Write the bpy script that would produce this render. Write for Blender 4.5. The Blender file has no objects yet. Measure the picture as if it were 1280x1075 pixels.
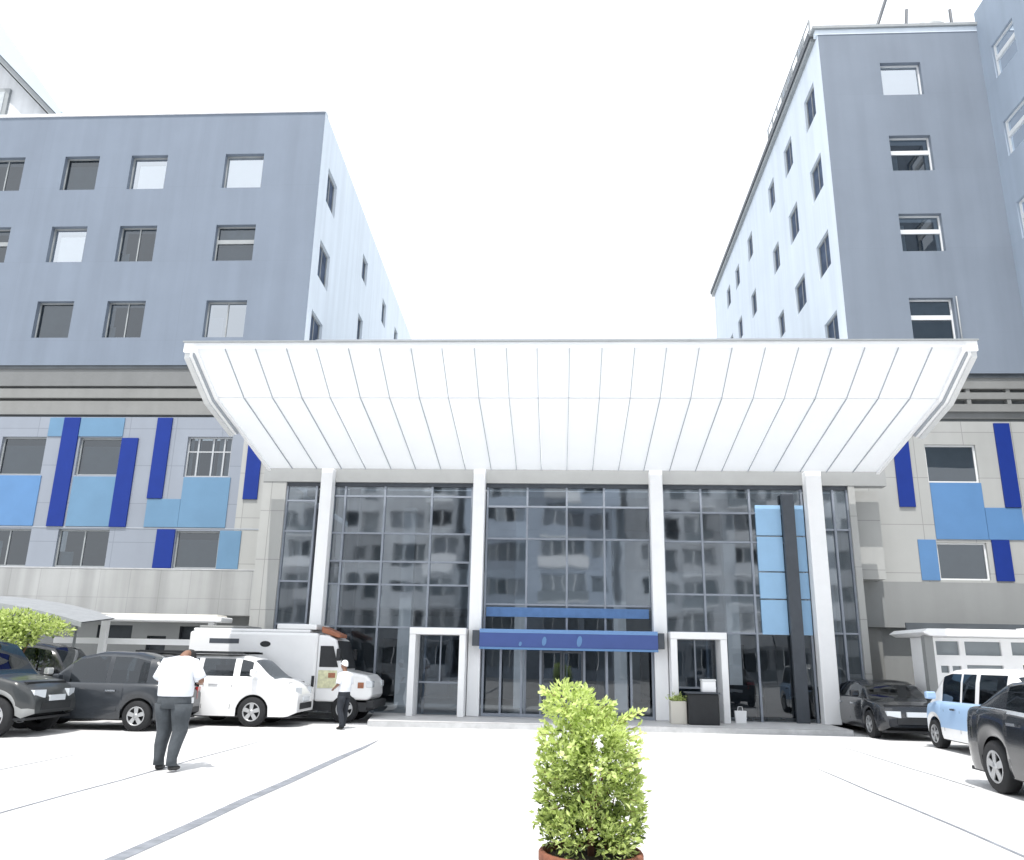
import bpy, bmesh, math, random
from mathutils import Vector, Matrix, noise
random.seed(7)
S = bpy.context.scene
C = S.collection
PI = math.pi

# ------------------------------------------------------------------ materials
def mat(name, col, rough=0.6, metal=0.0, nscale=0.0, namt=0.0, spec=0.5, coat=0.0, bump=0.0, stain=None, streak=0.0, emit=None):
    m = bpy.data.materials.new(name); m.use_nodes = True
    nt = m.node_tree; b = nt.nodes['Principled BSDF']
    b.inputs['Base Color'].default_value = (*col, 1)
    b.inputs['Roughness'].default_value = rough
    b.inputs['Metallic'].default_value = metal
    b.inputs['Specular IOR Level'].default_value = spec
    b.inputs['Coat Weight'].default_value = coat
    b.inputs['Coat Roughness'].default_value = 0.05
    if nscale:
        tc = nt.nodes.new('ShaderNodeTexCoord')
        n = nt.nodes.new('ShaderNodeTexNoise'); n.inputs['Scale'].default_value = nscale
        n.inputs['Detail'].default_value = 6; n.inputs['Roughness'].default_value = 0.62
        nt.links.new(tc.outputs['Object'], n.inputs['Vector'])
        r = nt.nodes.new('ShaderNodeMapRange')
        r.inputs['From Min'].default_value = 0.3; r.inputs['From Max'].default_value = 0.7
        r.inputs['To Min'].default_value = 1 - namt; r.inputs['To Max'].default_value = 1 + namt
        nt.links.new(n.outputs['Fac'], r.inputs['Value'])
        val = r.outputs['Result']
        if streak:
            mp = nt.nodes.new('ShaderNodeMapping'); mp.inputs['Scale'].default_value = (1.6, 1.6, 0.09)
            nt.links.new(tc.outputs['Object'], mp.inputs['Vector'])
            n2 = nt.nodes.new('ShaderNodeTexNoise'); n2.inputs['Scale'].default_value = 1.3; n2.inputs['Detail'].default_value = 5
            nt.links.new(mp.outputs['Vector'], n2.inputs['Vector'])
            r2 = nt.nodes.new('ShaderNodeMapRange')
            r2.inputs['From Min'].default_value = 0.35; r2.inputs['From Max'].default_value = 0.62
            r2.inputs['To Min'].default_value = 1 - streak; r2.inputs['To Max'].default_value = 1.0
            nt.links.new(n2.outputs['Fac'], r2.inputs['Value'])
            mu = nt.nodes.new('ShaderNodeMath'); mu.operation = 'MULTIPLY'
            nt.links.new(val, mu.inputs[0]); nt.links.new(r2.outputs['Result'], mu.inputs[1]); val = mu.outputs[0]
        mx = nt.nodes.new('ShaderNodeVectorMath'); mx.operation = 'SCALE'
        mx.inputs[0].default_value = col
        nt.links.new(val, mx.inputs['Scale'])
        nt.links.new(mx.outputs['Vector'], b.inputs['Base Color'])
        if bump:
            bp = nt.nodes.new('ShaderNodeBump'); bp.inputs['Strength'].default_value = bump; bp.inputs['Distance'].default_value = 0.02
            nt.links.new(n.outputs['Fac'], bp.inputs['Height']); nt.links.new(bp.outputs['Normal'], b.inputs['Normal'])
    return m

def panelled(name, col, pw, ph, joint, rough=0.5, namt=0.05, tint=0.04, streak=0.06):
    """flat cladding with fine joints (object coordinates, on X/Z or Y/Z walls)"""
    m = mat(name, col, rough, nscale=0.6, namt=namt, streak=streak)
    nt = m.node_tree; b = nt.nodes['Principled BSDF']
    tc = nt.nodes.new('ShaderNodeTexCoord'); sx = nt.nodes.new('ShaderNodeSeparateXYZ'); cb = nt.nodes.new('ShaderNodeCombineXYZ')
    ad = nt.nodes.new('ShaderNodeMath'); ad.operation = 'ADD'
    nt.links.new(tc.outputs['Object'], sx.inputs[0]); nt.links.new(sx.outputs['X'], ad.inputs[0]); nt.links.new(sx.outputs['Y'], ad.inputs[1])
    nt.links.new(ad.outputs[0], cb.inputs['X']); nt.links.new(sx.outputs['Z'], cb.inputs['Y'])
    br = nt.nodes.new('ShaderNodeTexBrick'); br.offset = 0.0; br.inputs['Scale'].default_value = 1
    br.inputs['Brick Width'].default_value = pw; br.inputs['Row Height'].default_value = ph
    br.inputs['Mortar Size'].default_value = 0.012; br.inputs['Mortar Smooth'].default_value = 0.2
    br.inputs['Color1'].default_value = (1, 1, 1, 1); br.inputs['Color2'].default_value = (1 - tint,) * 3 + (1,)
    br.inputs['Mortar'].default_value = (joint, joint, joint, 1)
    nt.links.new(cb.outputs[0], br.inputs['Vector'])
    src = b.inputs['Base Color'].links[0].from_socket
    mm = nt.nodes.new('ShaderNodeVectorMath'); mm.operation = 'MULTIPLY'
    nt.links.new(src, mm.inputs[0]); nt.links.new(br.outputs['Color'], mm.inputs[1]); nt.links.new(mm.outputs[0], b.inputs['Base Color'])
    return m

def glass(name, tint, refl, rough=0.0, grime=0.0):
    """clear tinted sheet: transmits tint, reflects by Fresnel plus a coating"""
    m = bpy.data.materials.new(name); m.use_nodes = True
    nt = m.node_tree; nt.nodes.clear()
    out = nt.nodes.new('ShaderNodeOutputMaterial')
    tr = nt.nodes.new('ShaderNodeBsdfTransparent'); tr.inputs[0].default_value = (*tint, 1)
    gl = nt.nodes.new('ShaderNodeBsdfGlossy'); gl.inputs['Roughness'].default_value = rough; gl.inputs['Color'].default_value = (0.90, 0.95, 1, 1)
    fr = nt.nodes.new('ShaderNodeLayerWeight'); fr.inputs['Blend'].default_value = 0.25
    mr = nt.nodes.new('ShaderNodeMapRange'); mr.inputs['To Min'].default_value = refl; mr.inputs['To Max'].default_value = 1.0
    nt.links.new(fr.outputs['Fresnel'], mr.inputs['Value'])
    tc = nt.nodes.new('ShaderNodeTexCoord'); n = nt.nodes.new('ShaderNodeTexNoise'); n.inputs['Scale'].default_value = 0.9; n.inputs['Detail'].default_value = 2
    nt.links.new(tc.outputs['Object'], n.inputs['Vector'])
    bp = nt.nodes.new('ShaderNodeBump'); bp.inputs['Strength'].default_value = 0.008; bp.inputs['Distance'].default_value = 0.3
    nt.links.new(n.outputs['Fac'], bp.inputs['Height']); nt.links.new(bp.outputs['Normal'], gl.inputs['Normal'])
    mx = nt.nodes.new('ShaderNodeMixShader')
    nt.links.new(mr.outputs['Result'], mx.inputs['Fac']); nt.links.new(tr.outputs[0], mx.inputs[1]); nt.links.new(gl.outputs[0], mx.inputs[2])
    nt.links.new(mx.outputs[0], out.inputs['Surface'])
    return m

def leafmat(name, col, trans):
    m = bpy.data.materials.new(name); m.use_nodes = True
    nt = m.node_tree; b = nt.nodes['Principled BSDF']; out = nt.nodes['Material Output']
    oi = nt.nodes.new('ShaderNodeNewGeometry')
    hs = nt.nodes.new('ShaderNodeHueSaturation'); hs.inputs['Color'].default_value = (*col, 1)
    mr = nt.nodes.new('ShaderNodeMapRange'); mr.inputs['To Min'].default_value = 0.7; mr.inputs['To Max'].default_value = 1.3
    nt.links.new(oi.outputs['Random Per Island'], mr.inputs['Value']); nt.links.new(mr.outputs[0], hs.inputs['Value'])
    nt.links.new(hs.outputs[0], b.inputs['Base Color']); b.inputs['Roughness'].default_value = 0.5
    t = nt.nodes.new('ShaderNodeBsdfTranslucent'); t.inputs[0].default_value = (*trans, 1)
    mx = nt.nodes.new('ShaderNodeMixShader'); mx.inputs[0].default_value = 0.45
    nt.links.new(b.outputs[0], mx.inputs[1]); nt.links.new(t.outputs[0], mx.inputs[2]); nt.links.new(mx.outputs[0], out.inputs['Surface'])
    return m

M = {}
M['ground'] = mat('pale_concrete', (0.62, 0.62, 0.62), 0.85, nscale=0.35, namt=0.10, bump=0.15)
M['groove'] = mat('joint_strip', (0.21, 0.225, 0.25), 0.8, nscale=6, namt=0.3)
M['plinth'] = mat('plinth_stone', (0.60, 0.60, 0.60), 0.6, nscale=3, namt=0.08)
M['kerb'] = mat('kerb_concrete', (0.45, 0.46, 0.47), 0.8, nscale=4, namt=0.15)
M['grey'] = panelled('blue_grey_render', (0.176, 0.214, 0.272), 5.9, 2.9, 0.945, 0.75, 0.04, 0.02, 0.08)
M['grey_r'] = panelled('grey_render', (0.194, 0.230, 0.282), 5.2, 2.95, 0.955, 0.75, 0.04, 0.02, 0.08)
M['grey_lit'] = panelled('lit_grey_render', (0.335, 0.40, 0.485), 5.2, 2.95, 0.955, 0.75, 0.04, 0.02, 0.08)  # same grey render, lightened in colour so the sun-averted wing looks lit
M['tower_roof'] = mat('pale_blue_roof_edge', (0.47, 0.54, 0.60), 0.6, nscale=.5, namt=.03)
M['white_wall'] = mat('white_render', (0.69, 0.76, 0.83), 0.7, nscale=0.5, namt=0.03, streak=0.08)
M['silver'] = panelled('silver_cladding', (0.255, 0.285, 0.335), 1.53, 1.22, 0.72, 0.45, 0.04, 0.05, 0.04)
M['beige'] = panelled('stone_cladding', (0.385, 0.392, 0.382), 1.47, 1.42, 0.66, 0.55, 0.05, 0.05, 0.05)
M['concrete'] = panelled('stained_concrete', (0.375, 0.385, 0.385), 0.95, 1.6, 0.82, 0.8, 0.07, 0.05, 0.22)
M['greyband'] = mat('flat_grey_render', (0.27, 0.28, 0.28), 0.8, nscale=0.8, namt=0.05, streak=0.06)
M['band'] = mat('band_grey', (0.175, 0.183, 0.185), 0.7, nscale=1.2, namt=0.06, streak=0.07)
M['band2'] = mat('band_grey_pale', (0.225, 0.23, 0.225), 0.7, nscale=1.2, namt=0.06, streak=0.07)
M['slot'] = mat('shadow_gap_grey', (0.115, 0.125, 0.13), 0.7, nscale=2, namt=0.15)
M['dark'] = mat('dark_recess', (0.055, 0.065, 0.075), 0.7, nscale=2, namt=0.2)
M['blue'] = mat('royal_blue_panel', (0.008, 0.030, 0.21), 0.5, nscale=2, namt=0.05, spec=0.25)
M['lblue'] = mat('sky_blue_panel', (0.112, 0.222, 0.345), 0.42, nscale=1.2, namt=0.06)
M['lblue2'] = mat('deeper_sky_blue_panel', (0.088, 0.205, 0.40), 0.42, nscale=1.2, namt=0.06)
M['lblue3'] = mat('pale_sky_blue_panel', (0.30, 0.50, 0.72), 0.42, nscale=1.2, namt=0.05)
M['screen'] = mat('blue_grey_matt_pane', (0.075, 0.10, 0.15), 0.8, nscale=2, namt=0.35, spec=0.1)  # opaque window pane, coloured blue-grey in place of glass mirroring the white sky
M['white'] = mat('white_paint', (0.90, 0.91, 0.92), 0.45, nscale=1.5, namt=0.03)
M['canopy'] = mat('white_canopy_sheet', (0.90, 0.91, 0.92), 0.5, nscale=0.8, namt=0.025)
_nt = M['canopy'].node_tree; _b = _nt.nodes['Principled BSDF']; _t = _nt.nodes.new('ShaderNodeBsdfTranslucent'); _t.inputs[0].default_value = (.93, .95, .97, 1)
_x = _nt.nodes.new('ShaderNodeMixShader'); _x.inputs[0].default_value = .38
_nt.links.new(_b.outputs[0], _x.inputs[1]); _nt.links.new(_t.outputs[0], _x.inputs[2]); _nt.links.new(_x.outputs[0], _nt.nodes['Material Output'].inputs['Surface'])
M['seam'] = mat('grey_seam', (0.34, 0.37, 0.41), 0.6)
M['beam'] = mat('grey_beam', (0.31, 0.32, 0.32), 0.7, nscale=1.5, namt=0.05)
M['alu'] = mat('aluminium_mullion', (0.27, 0.30, 0.35), 0.45, metal=0.2, nscale=4, namt=0.08)
M['alud'] = mat('dark_frame', (0.06, 0.07, 0.085), 0.45, nscale=4, namt=0.1)
M['frame'] = mat('grey_window_frame', (0.30, 0.32, 0.33), 0.5, nscale=4, namt=0.08)
M['rail2'] = mat('light_grey_window_frame', (0.40, 0.42, 0.44), 0.5)
M['framew'] = mat('white_window_frame', (0.72, 0.74, 0.75), 0.5)
M['cw'] = glass('curtain_glass', (0.38, 0.44, 0.49), 0.32, 0.035)
M['cw_d'] = glass('darker_curtain_glass', (0.28, 0.33, 0.37), 0.19, 0.035)
M['cw_low'] = glass('clear_lobby_glass', (0.48, 0.54, 0.60), 0.06)
M['pane_d'] = glass('tinted_pane', (0.30, 0.36, 0.40), 0.10)
M['pane_s'] = glass('mirror_pane', (0.25, 0.30, 0.36), 0.42)
M['pane_c'] = glass('clear_pane', (0.7, 0.74, 0.77), 0.5)
M['carglass'] = glass('car_glass', (0.16, 0.19, 0.21), 0.07)
M['blind_w'] = mat('white_blind', (0.86, 0.86, 0.85), 0.8, nscale=2, namt=0.04)
M['blind_g'] = mat('grey_blind', (0.26, 0.29, 0.31), 0.8, nscale=1.5, namt=0.1)
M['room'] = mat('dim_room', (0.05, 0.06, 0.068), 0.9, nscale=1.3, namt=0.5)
M['curtain'] = mat('pale_curtain', (0.45, 0.48, 0.50), 0.9, nscale=3, namt=0.15)
M['inwall'] = mat('lobby_wall', (0.40, 0.43, 0.46), 0.8, nscale=1, namt=0.15)
M['infloor'] = mat('lobby_floor', (0.22, 0.225, 0.23), 0.3, nscale=2, namt=0.1)
M['sign'] = mat('sign_blue', (0.055, 0.095, 0.29), 0.35, nscale=2, namt=0.06)
M['signl'] = mat('sign_pale_blue', (0.16, 0.30, 0.56), 0.35)
M['signx'] = mat('emblem_pale_blue', (0.115, 0.24, 0.46), 0.4)
M['reflection_blue'] = mat('painted_blue_reflection', (0.10, 0.20, 0.40), 0.25, nscale=3, namt=0.15)
M['tyre'] = mat('tyre_rubber', (0.014, 0.015, 0.017), 0.85, nscale=12, namt=0.2)
M['rim'] = mat('alloy_rim', (0.42, 0.43, 0.44), 0.35, metal=0.6, nscale=5, namt=0.1)
M['p_black'] = mat('black_paint', (0.012, 0.014, 0.018), 0.22, coat=0.7, nscale=1.2, namt=0.2)
M['p_dark'] = mat('charcoal_paint', (0.026, 0.031, 0.038), 0.3, coat=0.6, nscale=1.2, namt=0.2)
M['p_green'] = mat('dark_grey_paint', (0.032, 0.036, 0.038), 0.3, coat=0.5, nscale=1.2, namt=0.2)
M['p_white'] = mat('white_car_paint', (0.78, 0.79, 0.80), 0.28, coat=0.5, nscale=1.0, namt=0.05)
M['p_blue'] = mat('pale_blue_paint', (0.36, 0.52, 0.74), 0.3, coat=0.5, nscale=1.0, namt=0.05)
M['trim'] = mat('black_plastic', (0.016, 0.018, 0.021), 0.6, nscale=6, namt=0.2)
M['clad'] = mat('silver_cladding_strip', (0.30, 0.31, 0.31), 0.5, nscale=4, namt=0.15)
M['chrome'] = mat('chrome', (0.75, 0.77, 0.8), 0.15, metal=1.0)
M['lamp'] = mat('lamp_lens', (0.62, 0.66, 0.70), 0.12, coat=0.8)
M['red'] = mat('red_lens', (0.30, 0.02, 0.02), 0.25, coat=0.5)
M['orange'] = mat('orange_plastic', (0.30, 0.115, 0.06), 0.4, nscale=8, namt=0.3)
M['yellow'] = mat('yellow_decal', (0.60, 0.60, 0.40), 0.5, nscale=9, namt=0.25)
M['skin'] = mat('brown_skin', (0.22, 0.115, 0.075), 0.55, nscale=20, namt=0.1)
M['hair'] = mat('black_hair', (0.012, 0.011, 0.011), 0.6, nscale=40, namt=0.3)
M['shirt'] = mat('white_shirt', (0.74, 0.77, 0.82), 0.85, nscale=6, namt=0.05, bump=0.5)
M['trousers'] = mat('charcoal_trousers', (0.058, 0.068, 0.078), 0.9, nscale=7, namt=0.25, bump=0.5)
M['trousers2'] = mat('navy_trousers', (0.018, 0.022, 0.03), 0.9, nscale=7, namt=0.25, bump=0.4)
M['shoe'] = mat('black_shoe', (0.010, 0.011, 0.012), 0.4)
M['terracotta'] = mat('terracotta', (0.20, 0.075, 0.042), 0.8, nscale=9, namt=0.35, bump=0.3)
M['soil'] = mat('dark_soil', (0.03, 0.024, 0.018), 0.95, nscale=30, namt=0.5, bump=0.6)
M['bark'] = mat('brown_stem', (0.15, 0.07, 0.045), 0.85, nscale=18, namt=0.3)
M['leaf_a'] = leafmat('lime_leaf', (0.62, 0.72, 0.29), (0.70, 0.80, 0.30))
M['leaf_b'] = leafmat('mid_green_leaf', (0.36, 0.45, 0.14), (0.44, 0.54, 0.15))
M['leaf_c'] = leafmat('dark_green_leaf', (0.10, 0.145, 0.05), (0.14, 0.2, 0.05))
M['fabric'] = mat('grey_white_fabric', (0.27, 0.285, 0.30), 0.85, nscale=4, namt=0.08)
M['apt'] = mat('pale_apartment_render', (0.66, 0.68, 0.70), 0.8, nscale=0.5, namt=0.1, streak=0.15)
M['apt2'] = mat('grey_apartment_render', (0.50, 0.56, 0.64), 0.8, nscale=0.5, namt=0.1)
M['cone'] = mat('cream_plastic', (0.6, 0.58, 0.52), 0.6)

# ------------------------------------------------------------------ helpers
class MB:
    def __init__(s): s.v = []; s.f = []; s.m = []; s.mats = []; s.smooth = []
    def mi(s, m):
        if isinstance(m, str): m = M[m]
        if m not in s.mats: s.mats.append(m)
        return s.mats.index(m)
    def face(s, pts, m, smooth=False):
        i = len(s.v); s.v += [tuple(p) for p in pts]; s.f.append(tuple(range(i, i + len(pts)))); s.m.append(s.mi(m)); s.smooth.append(smooth)
    def mesh(s, vs, fs, m, smooth=False):
        i = len(s.v); s.v += [tuple(p) for p in vs]; k = s.mi(m)
        for f in fs: s.f.append(tuple(i + a for a in f)); s.m.append(k); s.smooth.append(smooth)
    def box(s, x0, x1, y0, y1, z0, z1, m):
        v = [(x, y, z) for z in (z0, z1) for y in (y0, y1) for x in (x0, x1)]
        s.mesh(v, [(0, 2, 3, 1), (4, 5, 7, 6), (0, 1, 5, 4), (2, 6, 7, 3), (0, 4, 6, 2), (1, 3, 7, 5)], m)
    def obox(s, o, u, n, a0, a1, d0, d1, z0, z1, m):
        """box along wall: u along, n outward"""
        P = lambda a, d, z: (o[0] + u[0] * a + n[0] * d, o[1] + u[1] * a + n[1] * d, z)
        v = [P(a, d, z) for z in (z0, z1) for d in (d0, d1) for a in (a0, a1)]
        s.mesh(v, [(0, 2, 3, 1), (4, 5, 7, 6), (0, 1, 5, 4), (2, 6, 7, 3), (0, 4, 6, 2), (1, 3, 7, 5)], m)
    def prism(s, poly, ax, d0, d1, m):
        """poly in the plane normal to ax ('x': (y,z), 'y': (x,z), 'z': (x,y))"""
        n = len(poly)
        def P(p, d): return {'x': (d, p[0], p[1]), 'y': (p[0], d, p[1]), 'z': (p[0], p[1], d)}[ax]
        v = [P(p, d0) for p in poly] + [P(p, d1) for p in poly]
        s.mesh(v, [tuple(range(n)), tuple(range(2 * n - 1, n - 1, -1))] + [(i, i + n, (i + 1) % n + n, (i + 1) % n) for i in range(n)], m)
    def tube(s, pts, rad, m, n=10, cap=True):
        pts = [Vector(p) for p in pts]
        if not hasattr(rad, '__len__'): rad = [rad] * len(pts)
        vs = []; fs = []
        for i, p in enumerate(pts):
            t = (pts[min(i + 1, len(pts) - 1)] - pts[max(i - 1, 0)]).normalized()
            a = t.orthogonal().normalized() if i == 0 else (a - t * a.dot(t)).normalized()
            b = t.cross(a)
            for k in range(n):
                an = 2 * PI * k / n; vs.append(p + (a * math.cos(an) + b * math.sin(an)) * rad[i])
        for i in range(len(pts) - 1):
            for k in range(n): fs.append((i * n + k, i * n + (k + 1) % n, (i + 1) * n + (k + 1) % n, (i + 1) * n + k))
        if cap: fs.append(tuple(range(n - 1, -1, -1))); fs.append(tuple((len(pts) - 1) * n + k for k in range(n)))
        s.mesh(vs, fs, m, True)
    def lathe(s, prof, m, n=32, o=(0, 0, 0), ax='z', smooth=True):
        vs = []; fs = []
        for r, h in prof:
            for k in range(n):
                a = 2 * PI * k / n; c, d = r * math.cos(a), r * math.sin(a)
                p = (c, d, h) if ax == 'z' else (c, h, d) if ax == 'y' else (h, c, d)
                vs.append((p[0] + o[0], p[1] + o[1], p[2] + o[2]))
        for i in range(len(prof) - 1):
            for k in range(n): fs.append((i * n + k, i * n + (k + 1) % n, (i + 1) * n + (k + 1) % n, (i + 1) * n + k))
        s.mesh(vs, fs, m, smooth)
    def build(s, name, parent=None, bevel=0.0, fix=False):
        me = bpy.data.meshes.new(name); me.from_pydata(s.v, [], s.f)
        for m in s.mats: me.materials.append(m)
        for p, k, sm in zip(me.polygons, s.m, s.smooth): p.material_index = k; p.use_smooth = sm
        if fix:
            bm = bmesh.new(); bm.from_mesh(me); bmesh.ops.remove_doubles(bm, verts=bm.verts, dist=1e-4)
            bmesh.ops.recalc_face_normals(bm, faces=bm.faces); bm.to_mesh(me); bm.free()
        me.update()
        o = bpy.data.objects.new(name, me); C.objects.link(o)
        if parent: o.parent = parent
        if bevel:
            b = o.modifiers.new('bevel', 'BEVEL'); b.width = bevel; b.segments = 2; b.limit_method = 'ANGLE'; b.angle_limit = 0.6
        return o

def tag(o, label, cat, group=None, kind=None):
    o['label'] = label; o['category'] = cat
    if group: o['group'] = group
    if kind: o['kind'] = kind
    return o
def thing(name, label, cat, loc=(0, 0, 0), rz=0, group=None):
    o = bpy.data.objects.new(name, None); C.objects.link(o); o.location = loc; o.rotation_euler = (0, 0, rz); o.empty_display_size = 0.3
    return tag(o, label, cat, group)
def struct(o): o['kind'] = 'structure'; return o

def wall(mb, o, u, n, L, z0, z1, wins, m, depth=0.22, reveal=None):
    """wall sheet with rectangular openings (a0,a1,b0,b1) and their reveals"""
    xs = sorted({0, L} | {w[0] for w in wins} | {w[1] for w in wins}); zs = sorted({z0, z1} | {w[2] for w in wins} | {w[3] for w in wins})
    P = lambda a, z, d=0: (o[0] + u[0] * a - n[0] * d, o[1] + u[1] * a - n[1] * d, z)
    for i in range(len(xs) - 1):
        for j in range(len(zs) - 1):
            cx, cz = (xs[i] + xs[i + 1]) / 2, (zs[j] + zs[j + 1]) / 2
            if any(w[0] < cx < w[1] and w[2] < cz < w[3] for w in wins): continue
            mb.face([P(xs[i], zs[j]), P(xs[i + 1], zs[j]), P(xs[i + 1], zs[j + 1]), P(xs[i], zs[j + 1])], m)
    r = reveal or m
    for a0, a1, b0, b1 in wins:
        for p, q in (((a0, b0), (a1, b0)), ((a1, b0), (a1, b1)), ((a1, b1), (a0, b1)), ((a0, b1), (a0, b0))):
            mb.face([P(*p), P(*q), P(*q, depth), P(*p, depth)], r)

def window(parent, o, u, n, w, style='dark', fm='frame', depth=0.16):
    """window part (frame) > pane, and what hangs behind it"""
    a0, a1, b0, b1 = w; t = 0.05
    fr = MB(); B = lambda *a: fr.obox(o, u, n, *a)
    d0, d1 = -depth - 0.06, -depth
    B(a0, a0 + t, d0, d1, b0, b1, fm); B(a1 - t, a1, d0, d1, b0, b1, fm)
    B(a0 + t, a1 - t, d0, d1, b0, b0 + t, fm); B(a0 + t, a1 - t, d0, d1, b1 - t, b1, fm)
    A, Bz = a1 - a0, b1 - b0
    if style in ('split', 'splitw'): B(a0 + t, a1 - t, d0, d1 + 0.01, b0 + Bz * 0.52, b0 + Bz * 0.52 + 0.15, fm)
    if style == 'bars':
        for k in (0.22, 0.55, 0.8): B(a0 + A * k, a0 + A * k + 0.05, d0, d1 - 0.005, b0 + t, b1 - t, fm)
        B(a0 + t, a1 - t, d0, d1 - 0.01, b0 + Bz * 0.62, b0 + Bz * 0.62 + 0.04, fm)
    if style in ('dark', 'mirror', 'screen'): B(a0 + A * 0.49, a0 + A * 0.49 + 0.04, d0, d1 - 0.008, b0 + t, b1 - t, fm)
    f = fr.build('window', parent)
    g = MB(); P = lambda a, z, d: (o[0] + u[0] * a + n[0] * d, o[1] + u[1] * a + n[1] * d, z)
    gd = -depth - 0.035
    g.face([P(a0 + t, b0 + t, gd), P(a1 - t, b0 + t, gd), P(a1 - t, b1 - t, gd), P(a0 + t, b1 - t, gd)], 'pane_s' if style == 'mirror' else 'pane_c' if style in ('white', 'halfwhite') else 'pane_d')
    if style == 'screen': g.mats[0] = M['screen']
    g.build('pane', f)
    bk = MB(); bd = -depth - 0.12
    q = lambda z0, z1, x0, x1, m, d=bd: bk.face([P(x0, z0, d), P(x1, z0, d), P(x1, z1, d), P(x0, z1, d)], m)
    if style == 'white': q(b0, b1, a0, a1, 'blind_w', -depth - .065); nm = 'blind'
    elif style == 'halfwhite': q(b0, b1 - 0.3, a0 + 0.25, a1, 'blind_w', -depth - .065); q(b0, b1, a0, a1, 'room', bd - 0.3); nm = 'blind'
    elif style == 'grey': q(b0, b1 - 0.25, a0, a1, 'blind_g'); q(b1 - 0.25, b1, a0, a1, 'room'); nm = 'blind'
    elif style == 'mid': q(b0, b1, a0, a1, 'blind_g'); nm = 'blind'
    elif style == 'splitw': q(b0, b0 + Bz * 0.5, a0, a1, 'blind_g'); q(b0 + Bz * 0.5, b1, a0, a1, 'curtain'); nm = 'blind'
    elif style == 'bars':
        q(b0, b1, a0, a1, 'room', bd - 0.25)
        for k in range(6):
            if k not in (2,): q(b0, b1, a0 + A * (k / 6), a0 + A * (k / 6 + 0.10), 'curtain')
        nm = 'curtain'
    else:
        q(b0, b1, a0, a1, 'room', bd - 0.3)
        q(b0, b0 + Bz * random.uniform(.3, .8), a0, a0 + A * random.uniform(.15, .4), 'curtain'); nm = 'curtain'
    bk.build(nm, f)
    return f

# ------------------------------------------------------------------ ground
g = MB(); g.face([(-300, -200, 0), (300, -200, 0), (300, 400, 0), (-300, 400, 0)], 'ground')
struct(g.build('ground'))
for i, (x, y0, y1, w) in enumerate([(-3.60, -3, 17.3, 0.16), (-5.76, 1, 17.0, 0.045), (-7.82, 5, 14.3, 0.035), (4.25, -3, 14.75, 0.05), (5.9, 12.8, 18.4, 0.035)]):
    g = MB(); N = 14
    for k in range(N):
        a, b = y0 + (y1 - y0) * k / N, y0 + (y1 - y0) * (k + 1) / N
        j = lambda y: 0.012 * math.sin(y * 1.7 + i) + 0.008 * math.sin(y * 4.1)
        ta = 0.45 + 0.55 * min(1, (y1 - a) / 3); tb = max(0.1, 0.45 + 0.55 * min(1, (y1 - b) / 3)) if k < N - 1 else 0.15
        g.face([(x + j(a) - w / 2 * ta, a, 0.004), (x + j(a) + w / 2 * ta, a, 0.004), (x + j(b) + w / 2 * tb, b, 0.004), (x + j(b) - w / 2 * tb, b, 0.004)], 'groove')
    struct(g.build('pavement_joint'))
# plinth in front of the entrance
PL = [(-4.55, 20.45), (7.1, 21.15), (7.1, 23.9), (-8.3, 23.9), (-8.3, 22.86), (-4.95, 22.86)]
g = MB(); g.prism(PL, 'z', -0.05, 0.13, 'kerb')
g.face([(p[0], p[1], 0.134) for p in PL], 'plinth')
struct(g.build('entrance_pavement'))

# ------------------------------------------------------------------ left wing
YF = 24.5; XL = -8.36; XR = 9.14
lw = thing('hospital_wing', 'grey hospital block on the left with small square windows above blue panelled lower floors', 'building', (-20, 35, 0))
def P_(o): # keep world coordinates for children
    return o
def under(root):
    bpy.context.view_layer.update()
    inv = root.matrix_world.inverted()
    return inv
INV = {}
def adopt(o, root):
    o.parent = root
    o.matrix_parent_inverse = Matrix.Translation(-root.location) if root.rotation_euler.z == 0 else root.matrix_world.inverted()
_build = MB.build
def build_in(mb, name, root, **k):
    o = mb.build(name, None, **k); adopt(o, root); return o
def window_in(root, *a, **k):
    f = window(None, *a, **k); adopt(f, root); return f

X0 = -44.0
O = (X0, YF); U = (1, 0); Nn = (0, -1)
rows = [(17.32, 18.68), (14.50, 15.87), (11.70, 13.03)]
cols = [(-20.62, -19.19), (-17.70, -16.42), (-15.25, -13.92), (-11.82, -10.43)]
styles = [['dark', 'halfdark', 'halfwhite', 'white'], ['split', 'halfgrey', 'dark', 'splitl'], ['none', 'grey', 'dark2', 'mirrorw']]
wins = []; info = []
for r, (b0, b1) in enumerate(rows):
    for c, (a0, a1) in enumerate(cols):
        if r == 2 and c == 0: continue
        w = (a0 - X0, a1 - X0, b0, b1); wins.append(w); info.append((w, r, c))
    for a0 in (-24.6, -28.4): w = (a0 - X0, a0 + 1.35 - X0, b0, b1); wins.append(w); info.append((w, r, 9))
mb = MB(); wall(mb, O, U, Nn, XL - X0, 10.72, 20.35, wins, 'grey', 0.24)
# roof, back and underside
k = -0.03
def xl(y): return XL + k * (y - YF)
YB = 62.0
mb.face([(X0, YF, 20.3), (XL, YF, 20.3), (xl(YB), YB, 20.3), (X0, YB, 20.3)], 'grey')
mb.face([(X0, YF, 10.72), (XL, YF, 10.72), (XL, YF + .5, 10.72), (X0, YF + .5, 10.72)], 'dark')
build_in(mb, 'front_wall', lw)
smap = {(0, 0): 'dark', (0, 1): 'grey', (0, 2): 'halfwhite', (0, 3): 'white', (1, 0): 'split', (1, 1): 'halfwhite', (1, 2): 'dark', (1, 3): 'splitw', (2, 1): 'mid', (2, 2): 'dark', (2, 3): 'mirror'}
for w, r, c in info: window_in(lw, O, U, Nn, w, smap.get((r, c), 'dark'), 'frame')
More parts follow.
